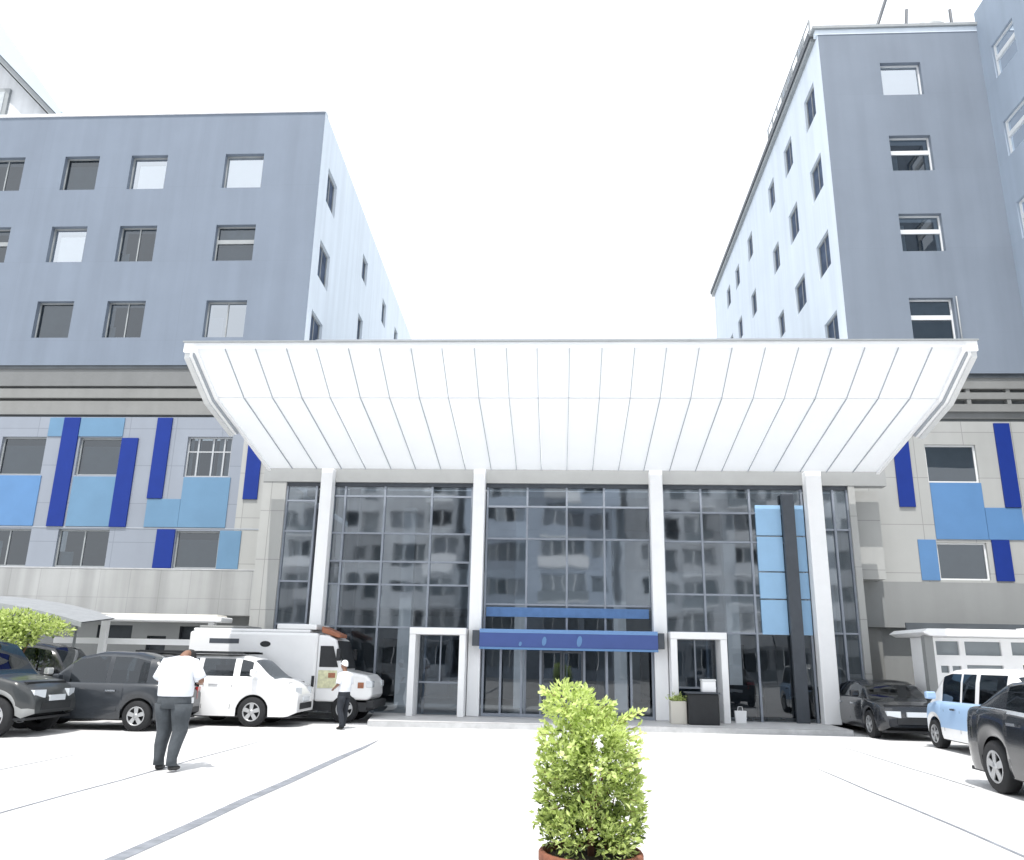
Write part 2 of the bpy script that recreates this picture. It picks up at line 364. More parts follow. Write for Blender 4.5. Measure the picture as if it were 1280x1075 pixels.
# coping
mb = MB(); mb.box(X0, XL + 0.03, YF - 0.05, YF + 0.3, 20.352, 20.45, 'white'); build_in(mb, 'coping', lw)
# white side wall (faces right)
ul = Vector((k, 1)).normalized(); nl = Vector((ul.y, -ul.x))
lwins = [(25.5, 26.8, 17.38, 18.74), (25.3, 26.7, 14.35, 15.73), (25.05, 26.5, 11.6, 12.95), (31.8, 32.85, 17.5, 18.64), (31.75, 32.7, 14.6, 15.79), (36.6, 37.6, 17.5, 18.73), (40.2, 41.2, 17.5, 18.75), (36.6, 37.6, 14.6, 15.8), (45.5, 46.5, 17.5, 18.75), (31.8, 32.8, 11.7, 12.95)]
lwins = [(a - YF, b - YF, c, d) for a, b, c, d in lwins]
mb = MB(); Ol = (XL, YF); wall(mb, Ol, ul, nl, YB - YF, 6.0, 20.37, lwins, 'white_wall', 0.24)
build_in(mb, 'side_wall', lw)
for w in lwins: window_in(lw, Ol, ul, nl, w, 'screen', 'frame', depth=0.10)
# band courses between the block and the blue panelled floors
mb = MB()
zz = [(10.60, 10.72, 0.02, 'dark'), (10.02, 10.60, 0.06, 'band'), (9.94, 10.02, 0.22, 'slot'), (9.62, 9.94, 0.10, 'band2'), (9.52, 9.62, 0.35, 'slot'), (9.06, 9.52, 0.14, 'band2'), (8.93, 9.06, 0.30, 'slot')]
for z0, z1, d, m in zz:
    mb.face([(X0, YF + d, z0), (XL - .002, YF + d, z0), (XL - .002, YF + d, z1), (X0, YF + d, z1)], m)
for (z, d0, d1, m) in [(10.60, .02, .06, 'band'), (10.02, .06, .22, 'band'), (9.94, .10, .22, 'band2'), (9.62, .10, .35, 'band2'), (9.52, .14, .35, 'band2'), (9.06, .14, .30, 'band2'), (8.93, 0, .30, 'silver')]:
    mb.face([(X0, YF + d0, z), (XL - .002, YF + d0, z), (XL - .002, YF + d1, z), (X0, YF + d1, z)], m)
build_in(mb, 'band_course', lw)
# podium wall
pw = [(-18.0, -16.52, 7.0, 8.26), (-15.40, -14.02, 7.0, 8.24), (-11.84, -10.38, 6.97, 8.28), (-17.95, -16.48, 4.10, 5.27), (-15.60, -13.95, 4.10, 5.27), (-11.82, -10.44, 4.10, 5.26), (-20.9, -19.5, 7.0, 8.26), (-20.9, -19.5, 4.10, 5.27)]
ps = ['grey', 'grey', 'bars', 'dark', 'dark', 'grey', 'grey', 'dark']
pw2 = [(a - X0, b - X0, c, d) for a, b, c, d in pw]
mb = MB(); XS = -10.0
wall(mb, O, U, Nn, XS - X0, 4.06, 8.93, pw2, 'silver', 0.18)
wall(mb, (XS, YF), U, Nn, XL + 0.02 - XS, 4.06, 8.93, [], 'beige', 0.1)
build_in(mb, 'panel_wall', lw)
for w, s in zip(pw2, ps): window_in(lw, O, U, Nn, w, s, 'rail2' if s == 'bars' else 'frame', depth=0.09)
def panels(root, lst, name, m, yf, t):
    for i, (a0, a1, b0, b1) in enumerate(lst):
        p = MB(); p.box(a0, a1, yf - t, yf + 0.004, b0, b1, m if isinstance(m, str) else m[i]); build_in(p, name, root, bevel=0.006)
panels(lw, [(-16.01, -15.47, 5.35, 8.90), (-13.99, -13.45, 5.35, 8.22), (-12.90, -12.41, 6.26, 8.90), (-9.83, -9.37, 6.26, 8.35), (-12.42, -11.84, 4.10, 5.29)], 'dark_blue_panel', 'blue', YF, 0.055)
panels(lw, [(-15.465, -14.0, 8.27, 8.90), (-16.5, -16.015, 8.27, 8.90), (-18.2, -16.46, 5.36, 6.97), (-15.40, -14.0, 5.36, 6.95), (-11.80, -10.29, 5.36, 6.95), (-12.88, -11.806, 5.36, 6.25), (-10.43, -9.75, 4.10, 5.27), (-21.0, -19.4, 5.36, 6.97)], 'light_blue_panel', ['lblue', 'lblue', 'lblue2', 'lblue', 'lblue', 'lblue', 'lblue', 'lblue2'], YF, 0.03)
mb = MB(); mb.box(X0, XL + 0.03, YF - 0.012, YF + 0.1, 5.31, 5.345, 'seam'); mb.box(X0, XL + 0.03, YF - 0.05, YF + 0.1, 4.055, 4.09, 'kerb'); build_in(mb, 'ledge', lw)
# stained concrete band and recessed ground floor wall
mb = MB(); mb.box(X0, XL + 0.03, YF - 0.04, YF + 0.9, 2.72, 4.053, 'concrete'); build_in(mb, 'concrete_band', lw)
mb = MB(); wall(mb, (X0, YF + 0.6), U, Nn, XL - X0, 0, 2.72, [(-11.6 - X0, -9.9 - X0, 1.9, 2.4), (-14.2 - X0, -13.1 - X0, 1.9, 2.4), (-12.6 - X0, -12.0 - X0, 0, 2.1)], 'greyband', 0.2, 'dark')
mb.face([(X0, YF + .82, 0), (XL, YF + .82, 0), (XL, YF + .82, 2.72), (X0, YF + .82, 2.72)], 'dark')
build_in(mb, 'ground_floor_wall', lw)

# ------------------------------------------------------------------ right wing
rw = thing('hospital_wing', 'tall grey hospital block on the right with a white side wall and projecting wing', 'building', (14, 35, 0))
XE = 14.62; kr = 0.015
O = (XR, YF)
rr = [(20.60, 21.92), (17.62, 18.98), (14.63, 16.0), (11.53, 12.98)]
rst = ['white', 'split', 'split', 'splitw']
wins = [(11.17 - XR, 12.54 - XR, a, b) for a, b in rr]
mb = MB(); wall(mb, O, U, Nn, XE - XR, 10.42, 23.15, wins, 'grey_r', 0.22)
mb.face([(XR, YF, 23.1), (XE, YF, 23.1), (XE + 20, 46, 23.1), (XR + .32, 46, 23.1)], 'grey_r')
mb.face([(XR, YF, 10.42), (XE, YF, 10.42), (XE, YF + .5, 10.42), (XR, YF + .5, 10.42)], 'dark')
build_in(mb, 'front_wall', rw)
for w, s in zip(wins, rst): window_in(rw, O, U, Nn, w, s, 'framew')
# hanging exhaust pipe beside the lowest window
mb = MB(); mb.tube([(12.62, YF - 0.06, 13.0), (12.62, YF - 0.06, 10.9), (12.62, YF + 0.1, 10.8)], 0.022, 'frame', 8); build_in(mb, 'downpipe', rw)
# white side wall (faces left)
ur = Vector((kr, 1)).normalized(); nr = Vector((-ur.y, ur.x))
rwins = [(25.4, 26.6, 20.6, 21.93), (25.35, 26.65, 17.65, 18.97), (25.35, 26.7, 14.65, 15.95), (25.25, 26.6, 11.6, 12.92), (28.5, 29.65, 20.65, 21.91), (28.45, 29.7, 17.65, 18.94), (28.3, 29.65, 14.6, 15.8), (31.4, 32.4, 20.7, 21.91), (31.4, 32.4, 17.7, 18.84), (31.4, 32.3, 14.7, 15.72), (35.8, 36.8, 20.6, 21.8), (35.8, 36.8, 17.6, 18.78), (38.95, 39.95, 20.6, 21.7), (39.0, 40.0, 17.7, 18.8), (41.4, 42.4, 20.6, 21.7), (41.4, 42.4, 17.7, 18.8)]
rwins = [(a - YF, b - YF, c, d) for a, b, c, d in rwins]
YBR = 46.0
mb = MB(); wall(mb, O, ur, nr, YBR - YF, 6.0, 23.15, rwins, 'white_wall', 0.22)
build_in(mb, 'side_wall', rw)
for i, w in enumerate(rwins): window_in(rw, O, ur, nr, w, 'screen', 'frame', depth=0.08)
# parapet with dark cap, roof edge fascia
mb = MB(); mb.box(XR - 0.08, XE + 1, YF - 0.02, YF + 0.2, 23.153, 23.36, 'white_wall'); mb.box(XR - 0.18, XE + 1, YF - 0.10, YF + 0.3, 23.362, 23.47, 'frame')
build_in(mb, 'parapet', rw)
mb = MB(); mb.obox(O, ur, nr, 0.35, YBR - YF + 0.2, -0.1, 0.14, 23.153, 23.32, 'frame'); mb.obox(O, ur, nr, 0.35, YBR - YF + 0.2, -0.1, 0.2, 23.322, 23.52, 'alud')
build_in(mb, 'roof_edge', rw)
mb = MB()
for i in range(9):
    a = 0.6 + i * 0.8; mb.obox(O, ur, nr, a, a + 0.05, 0.02, 0.07, 23.52, 24.35, 'frame')
    if i in (1, 3, 4): mb.obox(O, ur, nr, a + 0.1, a + 0.7, 0.03, 0.05, 23.6, 24.25, 'pane_d')
for z in (23.95, 24.32): mb.obox(O, ur, nr, 0.6, 7.1, 0.03, 0.06, z, z + 0.04, 'frame')
build_in(mb, 'roof_railing', rw)
# bands
mb = MB()
zz = [(10.28, 10.42, 0.04, 'dark'), (9.95, 10.28, 0.08, 'band2'), (9.83, 9.95, 0.3, 'slot'), (9.62, 9.83, 0.10, 'band2'), (9.46, 9.62, 0.3, 'slot'), (9.22, 9.46, 0.12, 'band2'), (9.02, 9.22, 0.2, 'band'), (8.86, 9.02, 0.26, 'slot')]
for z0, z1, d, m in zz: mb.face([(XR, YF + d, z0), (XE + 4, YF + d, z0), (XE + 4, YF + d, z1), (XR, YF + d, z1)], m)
for z, d0, d1, m in [(10.28, .04, .08, 'band2'), (9.95, .08, .3, 'band2'), (9.83, .10, .3, 'band2'), (9.62, .10, .3, 'band2'), (9.46, .12, .3, 'band2'), (9.22, .12, .2, 'band'), (9.02, .2, .26, 'band'), (8.86, 0, .26, 'beige')]:
    mb.face([(XR, YF + d0, z), (XE + 4, YF + d0, z), (XE + 4, YF + d1, z), (XR, YF + d1, z)], m)
for x in (11.5, 12.6, 13.8, 15): mb.box(x, x + 0.12, YF + 0.115, YF + 0.3, 9.46, 9.95, 'band2')
build_in(mb, 'band_course', rw)
rp = [(11.09, 12.59, 6.96, 8.13), (11.10, 12.52, 4.07, 5.16), (14.6, 16.0, 6.96, 8.13)]
XP0 = 8.32
rp2 = [(a - XP0, b - XP0, c, d) for a, b, c, d in rp]
mb = MB(); wall(mb, (XP0, YF), U, Nn, XE + 4 - XP0, 4.0, 8.86, rp2, 'beige', 0.16)
build_in(mb, 'panel_wall', rw)
for w in rp2: window_in(rw, (XP0, YF), U, Nn, w, 'mid', 'framew', depth=0.08)
panels(rw, [(13.20, 13.66, 6.21, 8.80), (10.15, 10.62, 6.20, 8.40), (12.66, 13.16, 4.05, 5.24)], 'dark_blue_panel', 'blue', YF, 0.055)
panels(rw, [(11.11, 12.60, 5.25, 6.945), (12.61, 13.66, 5.25, 6.20), (10.56, 11.08, 4.05, 5.235)], 'light_blue_panel', ['lblue2', 'lblue2', 'lblue2'], YF, 0.03)
mb = MB(); mb.box(XP0, XE + 4, YF - 0.045, YF + 0.9, 2.70, 3.997, 'greyband'); build_in(mb, 'concrete_band', rw)
mb = MB(); mb.box(XP0, XE + 4, YF + 0.3, YF + 0.9, 0, 2.698, 'greyband'); mb.box(8.6, 9.3, YF + 0.1, YF + 0.298, 0, 2.698, 'band2')
build_in(mb, 'ground_floor_wall', rw)
# projecting wing, its left face looks onto the court
O2 = (XE, 12.0); u2 = (0, 1); n2 = (-1, 0)
jw = [(22.55, 23.85, 20.65, 21.95), (22.5, 23.9, 17.7, 19.0), (22.5, 23.9, 14.7, 16.0), (18.6, 20.0, 20.65, 21.95), (18.6, 20.0, 17.7, 19.0)]
jw = [(a - 12, b - 12, c, d) for a, b, c, d in jw]
mb = MB(); wall(mb, O2, u2, n2, YF - 12, 10.4, 23.9, jw, 'grey_lit', 0.2); mb.box(XE + 0.25, XE + 12, 12.0, YF, 10.4, 23.9, 'grey_lit')
mb.face([(XE, 12, 10.4), (XE + .25, 12, 10.4), (XE + .25, 12, 23.9), (XE, 12, 23.9)], 'grey_lit')
mb.face([(XE, 12, 10.4), (XE + .25, 12, 10.4), (XE + .25, YF, 10.4), (XE, YF, 10.4)], 'grey_lit')
mb.face([(XE, 12, 23.9), (XE + .25, 12, 23.9), (XE + .25, YF, 23.9), (XE, YF, 23.9)], 'grey_lit')
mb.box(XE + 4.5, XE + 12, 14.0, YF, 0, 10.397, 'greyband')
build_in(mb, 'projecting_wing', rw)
for w in jw: window_in(rw, O2, u2, n2, w, 'split', 'framew', depth=0.08)

# things on the right roof
for lab, x, y, z, h, lean, r in [('tall antenna pole leaning right on the right roof, cut off at the top', 11.35, 26.3, 23.4, 3.6, 1.30, 0.06),
                        ('short upright antenna stub beside the leaning pole on the right roof', 12.9, 26.3, 23.4, 2.7, 0.33, 0.055),
                        ('thin antenna stub nearest the projecting wing on the right roof', 14.8, 26.3, 23.4, 2.65, 0.03, 0.055)]:
    t = thing('antenna_pole', lab, 'antenna', (x, y, z - 0.3), 0, 'antenna poles on the right roof')
    m_ = MB(); m_.tube([(0, 0, 0), (lean, 0, h)], r, 'alud', 8); m_.build('pole', t)
    m_ = MB(); m_.box(-0.2, 0.2, -0.2, 0.2, 0, 0.75, 'alud'); m_.build('base', t)
t = thing('water_tank', 'low grey rooftop tank behind the parapet of the right block', 'tank', (13.9, 26.6, 23.1))
m_ = MB(); m_.box(-.95, .95, -.9, .9, 0, .85, 'band'); m_.build('stand', t)
m_ = MB(); m_.lathe([(0.01, .852), (.85, .852), (.9, .95), (.9, 1.6), (.8, 1.75), (.3, 1.82), (.3, 1.9), (.01, 1.9)], 'frame', 24); m_.build('tank_body', t)
m_ = MB(); m_.lathe([(0.01, 1.903), (.34, 1.903), (.34, 1.96), (.01, 1.98)], 'alud', 20); m_.build('lid', t)

# ------------------------------------------------------------------ entrance hall
eh = thing('entrance_hall', 'glass fronted entrance hall with white columns under a big white sloping canopy', 'building', (0.4, 26, 0))
YC, YG = 23.0, 23.25
# white columns (two storeys)
for x0, x1 in [(-6.90, -6.56), (-2.44, -2.10), (2.60, 2.96), (6.96, 7.40)]:
    m_ = MB(); m_.box(x0, x1, YC - 0.18, YC + 0.18, 0.135, 6.9, 'white'); build_in(m_, 'column', eh, bevel=0.02)
    
# beam over the glass
m_ = MB(); m_.box(-8.72, 9.3, YG - 0.12, YG + 0.25, 6.55, 7.02, 'beam'); m_.box(-8.36, 8.4, YG - 0.02, YG + 0.25, 6.44, 6.548, 'alud'); build_in(m_, 'beam', eh)
# jambs beside the glazing
m_ = MB(); m_.box(-8.72, -8.02, YG - 0.1, YF + .3, 0.05, 6.548, 'beige'); build_in(m_, 'jamb', eh)
m_ = MB(); m_.box(8.22, 8.40, YG - 0.1, YF + .3, 0.05, 6.548, 'beige'); m_.box(8.402, 9.3, YG + 0.6, YF + .2, 4.0, 6.548, 'beige'); build_in(m_, 'jamb', eh)
# hall block behind the canopy
m_ = MB(); m_.box(-8.3, 9.1, 25.5, 26.0, 6.9, 11.90, 'white'); m_.box(-8.3, 9.1, 25.46, 26.04, 11.902, 12.0, 'seam')
m_.box(-8.3, 9.1, 26.05, 45, 6.7, 6.9, 'beam'); build_in(m_, 'roof_parapet', eh)
# glazing bays: mullion grid + panes
bays = [(-8.0, -7.12, [], [2.46, 3.66, 5.1, 6.0]), (-6.6, -2.5, [-6.25, -5.07, -3.68], [2.42, 3.6, 4.25, 5.06, 6.15]), (-2.05, 2.62, [-0.89, 0.25, 1.32], [3.1, 4.95, 5.88]),
        (3.0, 6.92, [4.08, 5.45], [2.42, 3.45, 4.92, 5.75]), (7.42, 8.20, [7.8], [2.46, 5.3])]
cw = MB(); gl = MB()
rnd = random.Random(3)
for a0, a1, vs, hs in bays:
    for v in [a0, *vs, a1]: cw.box(v - 0.028, v + 0.028, YG - 0.03, YG + 0.09, 0.135, 6.44, 'alu')
    ed = [a0, *vs, a1]
    for z in hs:
        for i in range(len(ed) - 1): cw.box(ed[i] + 0.03, ed[i + 1] - 0.03, YG - 0.02, YG + 0.08, z - 0.025, z + 0.025, 'alu')
    zs = [0.135, *hs, 6.44]
    for i in range(len(ed) - 1):
        for j in range(len(zs) - 1):
            # every pane sits a hair out of true, as real glazing does
            e = [rnd.uniform(-.004, .004) for _ in range(4)]
            x0, x1, z0, z1 = ed[i] + .02, ed[i + 1] - .02, zs[j] + .01, zs[j + 1] - .01
            gl.face([(x0, YG + .03 + e[0], z0), (x1, YG + .03 + e[1], z0), (x1, YG + .03 + e[1] + e[2], z1), (x0, YG + .03 + e[0] + e[2], z1)], 'cw_low' if z1 < 3.15 else 'cw_d' if rnd.random() < .28 else 'cw')
cwo = build_in(cw, 'curtain_wall', eh)
go = gl.build('glazing'); go.parent = cwo
# dark internal column behind each outer bay, sky blue panels behind the right bay and the dark post in front of them
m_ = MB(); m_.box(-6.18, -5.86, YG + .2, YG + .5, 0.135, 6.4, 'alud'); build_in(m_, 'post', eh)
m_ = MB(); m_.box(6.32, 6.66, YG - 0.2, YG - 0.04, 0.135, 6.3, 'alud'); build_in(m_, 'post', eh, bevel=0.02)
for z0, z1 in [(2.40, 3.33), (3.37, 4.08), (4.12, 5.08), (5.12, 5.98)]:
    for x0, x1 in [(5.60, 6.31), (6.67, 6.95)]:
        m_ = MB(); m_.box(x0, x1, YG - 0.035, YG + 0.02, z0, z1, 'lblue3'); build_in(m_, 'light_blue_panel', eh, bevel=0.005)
# lobby inside
m_ = MB(); m_.box(-8.3, 8.4, 23.95, 33, 0.05, 0.13, 'infloor'); build_in(m_, 'lobby_floor', eh)
m_ = MB(); m_.box(-8.3, 8.4, 33, 33.2, 0.1, 6.9, 'inwall'); m_.box(-8.5, -8.3, YF + .31, 33, 0.1, 6.5, 'inwall'); m_.box(8.4, 8.6, YF + .31, 33, 0.1, 6.5, 'inwall')
for x in (-6.3, -3.6, -0.8, 0.9, 3.8, 6.6): m_.box(x - .6, x + .6, 32.93, 32.99, 0.135, 2.3, 'room'); m_.box(x - .5, x + .5, 32.93, 32.99, 3.9, 5.6, 'curtain')
build_in(m_, 'lobby_wall', eh)
m_ = MB(); m_.box(-8.3, 8.4, 27.5, 33, 3.2, 3.55, 'inwall'); m_.box(-8.3, 8.4, 27.4, 27.46, 3.2, 4.5, 'frame')
for x in (-5, -1.2, 2.0, 5.6): m_.box(x - .2, x + .2, 27.0, 27.39, 0.135, 6.5, 'inwall')
build_in(m_, 'mezzanine', eh)
# doorway: white portals, blue canopy band, glass doors
for x0, x1 in [(-3.98, -2.46), (2.98, 4.45)]:
    m_ = MB(); m_.box(x0, x0 + .17, 22.35, YG - 0.035, 0.136, 2.22, 'white'); m_.box(x1 - .17, x1, 22.35, YG - .035, 0.136, 2.22, 'white'); m_.box(x0, x1, 22.33, YG - .035, 2.222, 2.40, 'white')
    f = build_in(m_, 'portal', eh, bevel=0.012)
    d = MB(); d.box(x0 + .172, x1 - .172, YG - .2, YG - .14, .95, 1.0, 'alu'); d.box((x0 + x1) / 2 - .02, (x0 + x1) / 2 + .02, YG - .2, YG - .14, 1.003, 2.215, 'alu')
    d.face([(x0 + .172, YG - .17, .14), (x1 - .172, YG - .17, .14), (x1 - .172, YG - .17, 2.215), (x0 + .172, YG - .17, 2.215)], 'cw_low')
    do = d.build('side_door'); do.parent = f
m_ = MB(); m_.box(-2.10, 2.66, 22.45, YG - .04, 1.93, 2.30, 'sign'); m_.box(-2.10, 2.66, 22.45, YG - .04, 2.302, 2.40, 'signl'); m_.box(-2.10, 2.66, 22.42, 22.60, 1.87, 1.928, 'signx')
m_.box(-2.30, -2.102, 22.5, 22.8, 1.95, 2.36, 'alud'); m_.box(2.662, 2.84, 22.5, 22.8, 1.95, 2.36, 'alud')
sg = build_in(m_, 'sign_band', eh)
m_ = MB()
for cx, cz, w, h in [(-0.36, 2.10, .06, .12), (0.58, 2.11, .07, .14), (-1.0, 2.02, .04, .06)]:
    m_.prism([(cx + w * math.cos(a) + .25 * w * math.sin(a), cz + h * math.sin(a)) for a in [2 * PI * i / 16 for i in range(16)]], 'y', 22.435, 22.449, 'signx')
o = m_.build('emblem'); o.parent = sg; 
m_ = MB(); m_.box(-2.0, 2.52, YG - .06, YG - .032, 2.76, 3.02, 'reflection_blue'); build_in(m_, 'reflection_strip', eh)  # blue band reflected in the glass, painted as a solid strip
m_ = MB()
for x in (-2.03, -1.55, -.98, -.46, .72, 1.33, 1.98, 2.56): m_.box(x - .03, x + .03, YG - .3, YG - .22, 0.136, 1.868, 'alu')
m_.box(-2.0, 2.53, YG - .302, YG - .218, 0.137, .22, 'alu')
df = build_in(m_, 'door_frame', eh)
for x0, x1 in [(-.43, .12), (.14, .69)]:
    m_ = MB(); m_.box(x0, x0 + .05, YG - .33, YG - .303, .225, 1.86, 'alud'); m_.box(x1 - .05, x1, YG - .33, YG - .303, .225, 1.86, 'alud'); m_.box(x0 + .052, x1 - .052, YG - .33, YG - .303, 1.80, 1.86, 'alud')
    m_.face([(x0 + .05, YG - .315, .23), (x1 - .05, YG - .315, .23), (x1 - .05, YG - .315, 1.8), (x0 + .05, YG - .315, 1.8)], 'cw_low')
    build_in(m_, 'sliding_door', eh)

# canopy: folded white sheet on ribs
prof = [(22.72, 6.86), (18.65, 7.71), (17.25, 8.45)]
CX0, CX1 = -8.47, 8.97
m_ = MB(); NP = 24; t_ = 0.14
for i in range(NP):
    a = CX0 + (CX1 - CX0) * i / NP; b = CX0 + (CX1 - CX0) * (i + 1) / NP; gp = 0.011
    for (y0, z0), (y1, z1) in zip(prof, prof[1:]):
        m_.face([(a + gp, y0, z0), (b - gp, y0, z0), (b - gp, y1, z1), (a + gp, y1, z1)], 'canopy')
for (y0, z0), (y1, z1) in zip(prof, prof[1:]):
    pass
    m_.face([(CX0, y0, z0 + t_), (CX1, y0, z0 + t_), (CX1, y1, z1 + t_), (CX0, y1, z1 + t_)], 'canopy')
y, z = prof[-1]; m_.face([(CX0, y, z), (CX1, y, z), (CX1, y, z + t_), (CX0, y, z + t_)], 'canopy')
y, z = prof[0]; m_.face([(CX0, y, z), (CX1, y, z), (CX1, y, z + t_), (CX0, y, z + t_)], 'canopy')
can = build_in(m_, 'canopy', eh)
m_ = MB()   # grey capping along the front edge, and the cross joint at the fold
m_.box(CX0 - .27, CX1 + .27, 17.2, 17.34, 8.592, 8.62, 'frame')
m_.box(CX0 - .25, CX0 - .001, 17.25, 17.33, 8.36, 8.59, 'white'); m_.box(CX1 + .001, CX1 + .25, 17.25, 17.33, 8.36, 8.59, 'white')
m_.box(CX0, CX1, 18.63, 18.67, 7.690, 7.706, 'canopy')
o = m_.build('edge_cap'); o.parent = can
for i in range(1, NP):
    x = CX0 + (CX1 - CX0) * i / NP; m_ = MB(); h = .035
    dx = rnd.uniform(-.01, .01)
    for (y0, z0), (y1, z1) in zip(prof, prof[1:]):
        v = [(x + s + dx, y, z + e) for (y, z) in ((y0, z0), (y1, z1)) for s in (-.007, .007) for e in (-h, -.001)]
        m_.mesh(v, [(0, 2, 6, 4), (1, 5, 7, 3), (0, 4, 5, 1), (2, 3, 7, 6), (0, 1, 3, 2), (4, 6, 7, 5)], 'seam')
    o = m_.build('seam_rib'); o.parent = can
def ramp(mb, x0, x1, e0, e1, m, pr):
    for (y0, z0), (y1, z1) in zip(pr, pr[1:]):
        v = [(x, y, z + e) for (y, z) in ((y0, z0), (y1, z1)) for x in (x0, x1) for e in (e0, e1)]
        mb.mesh(v, [(0, 2, 6, 4), (1, 5, 7, 3), (0, 4, 5, 1), (2, 3, 7, 6), (0, 1, 3, 2), (4, 6, 7, 5)], m)
M['rail'] = mat('silver_edge_beam', (0.62, 0.635, 0.64), 0.5, nscale=3, namt=0.08)
for sx, X_ in ((1, CX0), (-1, CX1)):
    side = [(20.35, 7.71 - .218 * (20.35 - 18.65)), (18.65, 7.71), (17.335, 8.405)]
    for nm, d0, d1, e0, e1, m0, pr in (('edge_rail', .0, .08, -.07, -.004, 'white', prof), ('edge_rail', -.13, -.06, -.12, -.02, 'white', side), ('edge_beam', -.058, -.002, -.10, -.03, 'seam', side), ('edge_beam', -.25, -.132, -.17, -.05, 'rail', side)):
        a, b = sorted((X_ + sx * d0, X_ + sx * d1)); m_ = MB(); ramp(m_, a, b, e0, e1, m0, pr)
        o = m_.build(nm); o.parent = can
# ------------------------------------------------------------------ tower behind the left wing
tw = thing('tower_block', 'pale tower with a steep white roof edge rising behind the left grey block', 'building', (-45, 50, 0))
m_ = MB(); m_.prism([(-70, 0), (-33, 0), (-33, 34.9), (-40.5, 42.4), (-70, 42.4)], 'y', 45.5, 60, 'apt'); build_in(m_, 'wall', tw)
m_ = MB(); m_.prism([(-33.0, 35.5), (-33.0, 36.0), (-40.5, 45.6), (-70, 45.6), (-70, 43.1), (-40.5, 43.0)], 'y', 44.4, 61, 'tower_roof'); m_.prism([(-33.2, 35.2), (-33.2, 35.65), (-40.5, 42.95), (-40.5, 42.5)], 'y', 44.6, 60.5, 'frame'); build_in(m_, 'roof', tw)
m_ = MB(); m_.box(-40.3, -37.6, 45.3, 45.49, 35.0, 38.6, 'frame'); m_.box(-40.0, -37.9, 45.26, 45.298, 35.3, 38.3, 'curtain'); build_in(m_, 'window', tw)

# ------------------------------------------------------------------ apartment blocks across the road, which the glass mirrors
def apartment(x0, x1, y, h, label, wm, seed, d=14):
    r = random.Random(seed); t = thing('apartment_building', label, 'building', ((x0 + x1) / 2, y - d / 2, 0))
    O = (x1, y); U = (-1, 0); N = (0, 1); L = x1 - x0
    nf = int(h / 3.0); ws = []; bays_ = []; a = 0.5
    while a < L - 3.4:
        w = r.choice([2.2, 3.0, 4.2]); bays_.append((a, min(a + w, L - .5), r.choice('wbwsb'))); a += w + r.choice([.5, .9, 1.6])
    for f in range(nf):
        for a0, a1, kd in bays_:
            if kd == 'w': ws.append((a0, a1, f * 3 + .9, f * 3 + 2.4))
            elif kd == 's': m_ = (a0 + a1) / 2; ws += [(a0, m_ - .2, f * 3 + .5, f * 3 + 2.5), (m_ + .2, a1, f * 3 + 1.2, f * 3 + 2.5)]
            else: ws.append((a0, a1, f * 3 + .15, f * 3 + 2.6))
    m = MB(); wall(m, O, U, N, L, 0, h, ws, wm, .9)
    m.face([(x0, y, h), (x1, y, h), (x1, y - d, h), (x0, y - d, h)], wm)
    for x in (x0, x1): m.face([(x, y, 0), (x, y - d, 0), (x, y - d, h), (x, y, h)], wm)
    build_in(m, 'wall', t)
    for a0, a1, b0, b1 in ws:
        m = MB(); n = max(1, int((a1 - a0) / .8)); k = r.choice(['room', 'blind_g', 'curtain', 'blind_g', 'inwall'])
        for q in range(n): m.face([(x1 - a0 - (a1 - a0) * (q + e) / n, y - r.uniform(.3, .85), z) for e, z in ((.03, b0), (.97, b0), (.97, b1), (.03, b1))] if False else [(x1 - a0 - (a1 - a0) * (q + .03) / n, y - .8, b0), (x1 - a0 - (a1 - a0) * (q + .97) / n, y - .8, b0), (x1 - a0 - (a1 - a0) * (q + .97) / n, y - .8, b1), (x1 - a0 - (a1 - a0) * (q + .03) / n, y - .8, b1)], k if r.random() < .6 else r.choice(['room', 'curtain', 'blind_g']))
        build_in(m, 'window', t)
    for f in range(nf):
        for a0, a1, kd in bays_:
            if kd == 'b':
                m = MB(); m.box(x1 - a1 - .2, x1 - a0 + .2, y + .003, y + 1.2, f * 3, f * 3 + .12, 'white'); m.box(x1 - a1 - .2, x1 - a0 + .2, y + 1.12, y + 1.2, f * 3 + .122, f * 3 + .95, r.choice(['white', wm, 'blind_g'])); build_in(m, 'balcony', t)
    return t
apartment(-30, -9, -26, 27, 'cream apartment block opposite, mirrored in the left bay of the entrance glass', 'apt', 1)
apartment(-8, 5, -24, 24, 'grey apartment block opposite, mirrored in the middle bay of the entrance glass', 'apt2', 2)
apartment(6, 28, -27, 27, 'pale apartment block opposite, mirrored in the right bay of the entrance glass', 'apt', 5)

# ------------------------------------------------------------------ vehicles
def interp(pts, x):
    if x <= pts[0][0]: return pts[0][1]
    for (a, b), (c, d) in zip(pts, pts[1:]):
        if x <= c:
            t = (x - a) / (c - a); t = t * t * (3 - 2 * t) * .5 + t * .5; return b + (d - b) * t
    return pts[-1][1]

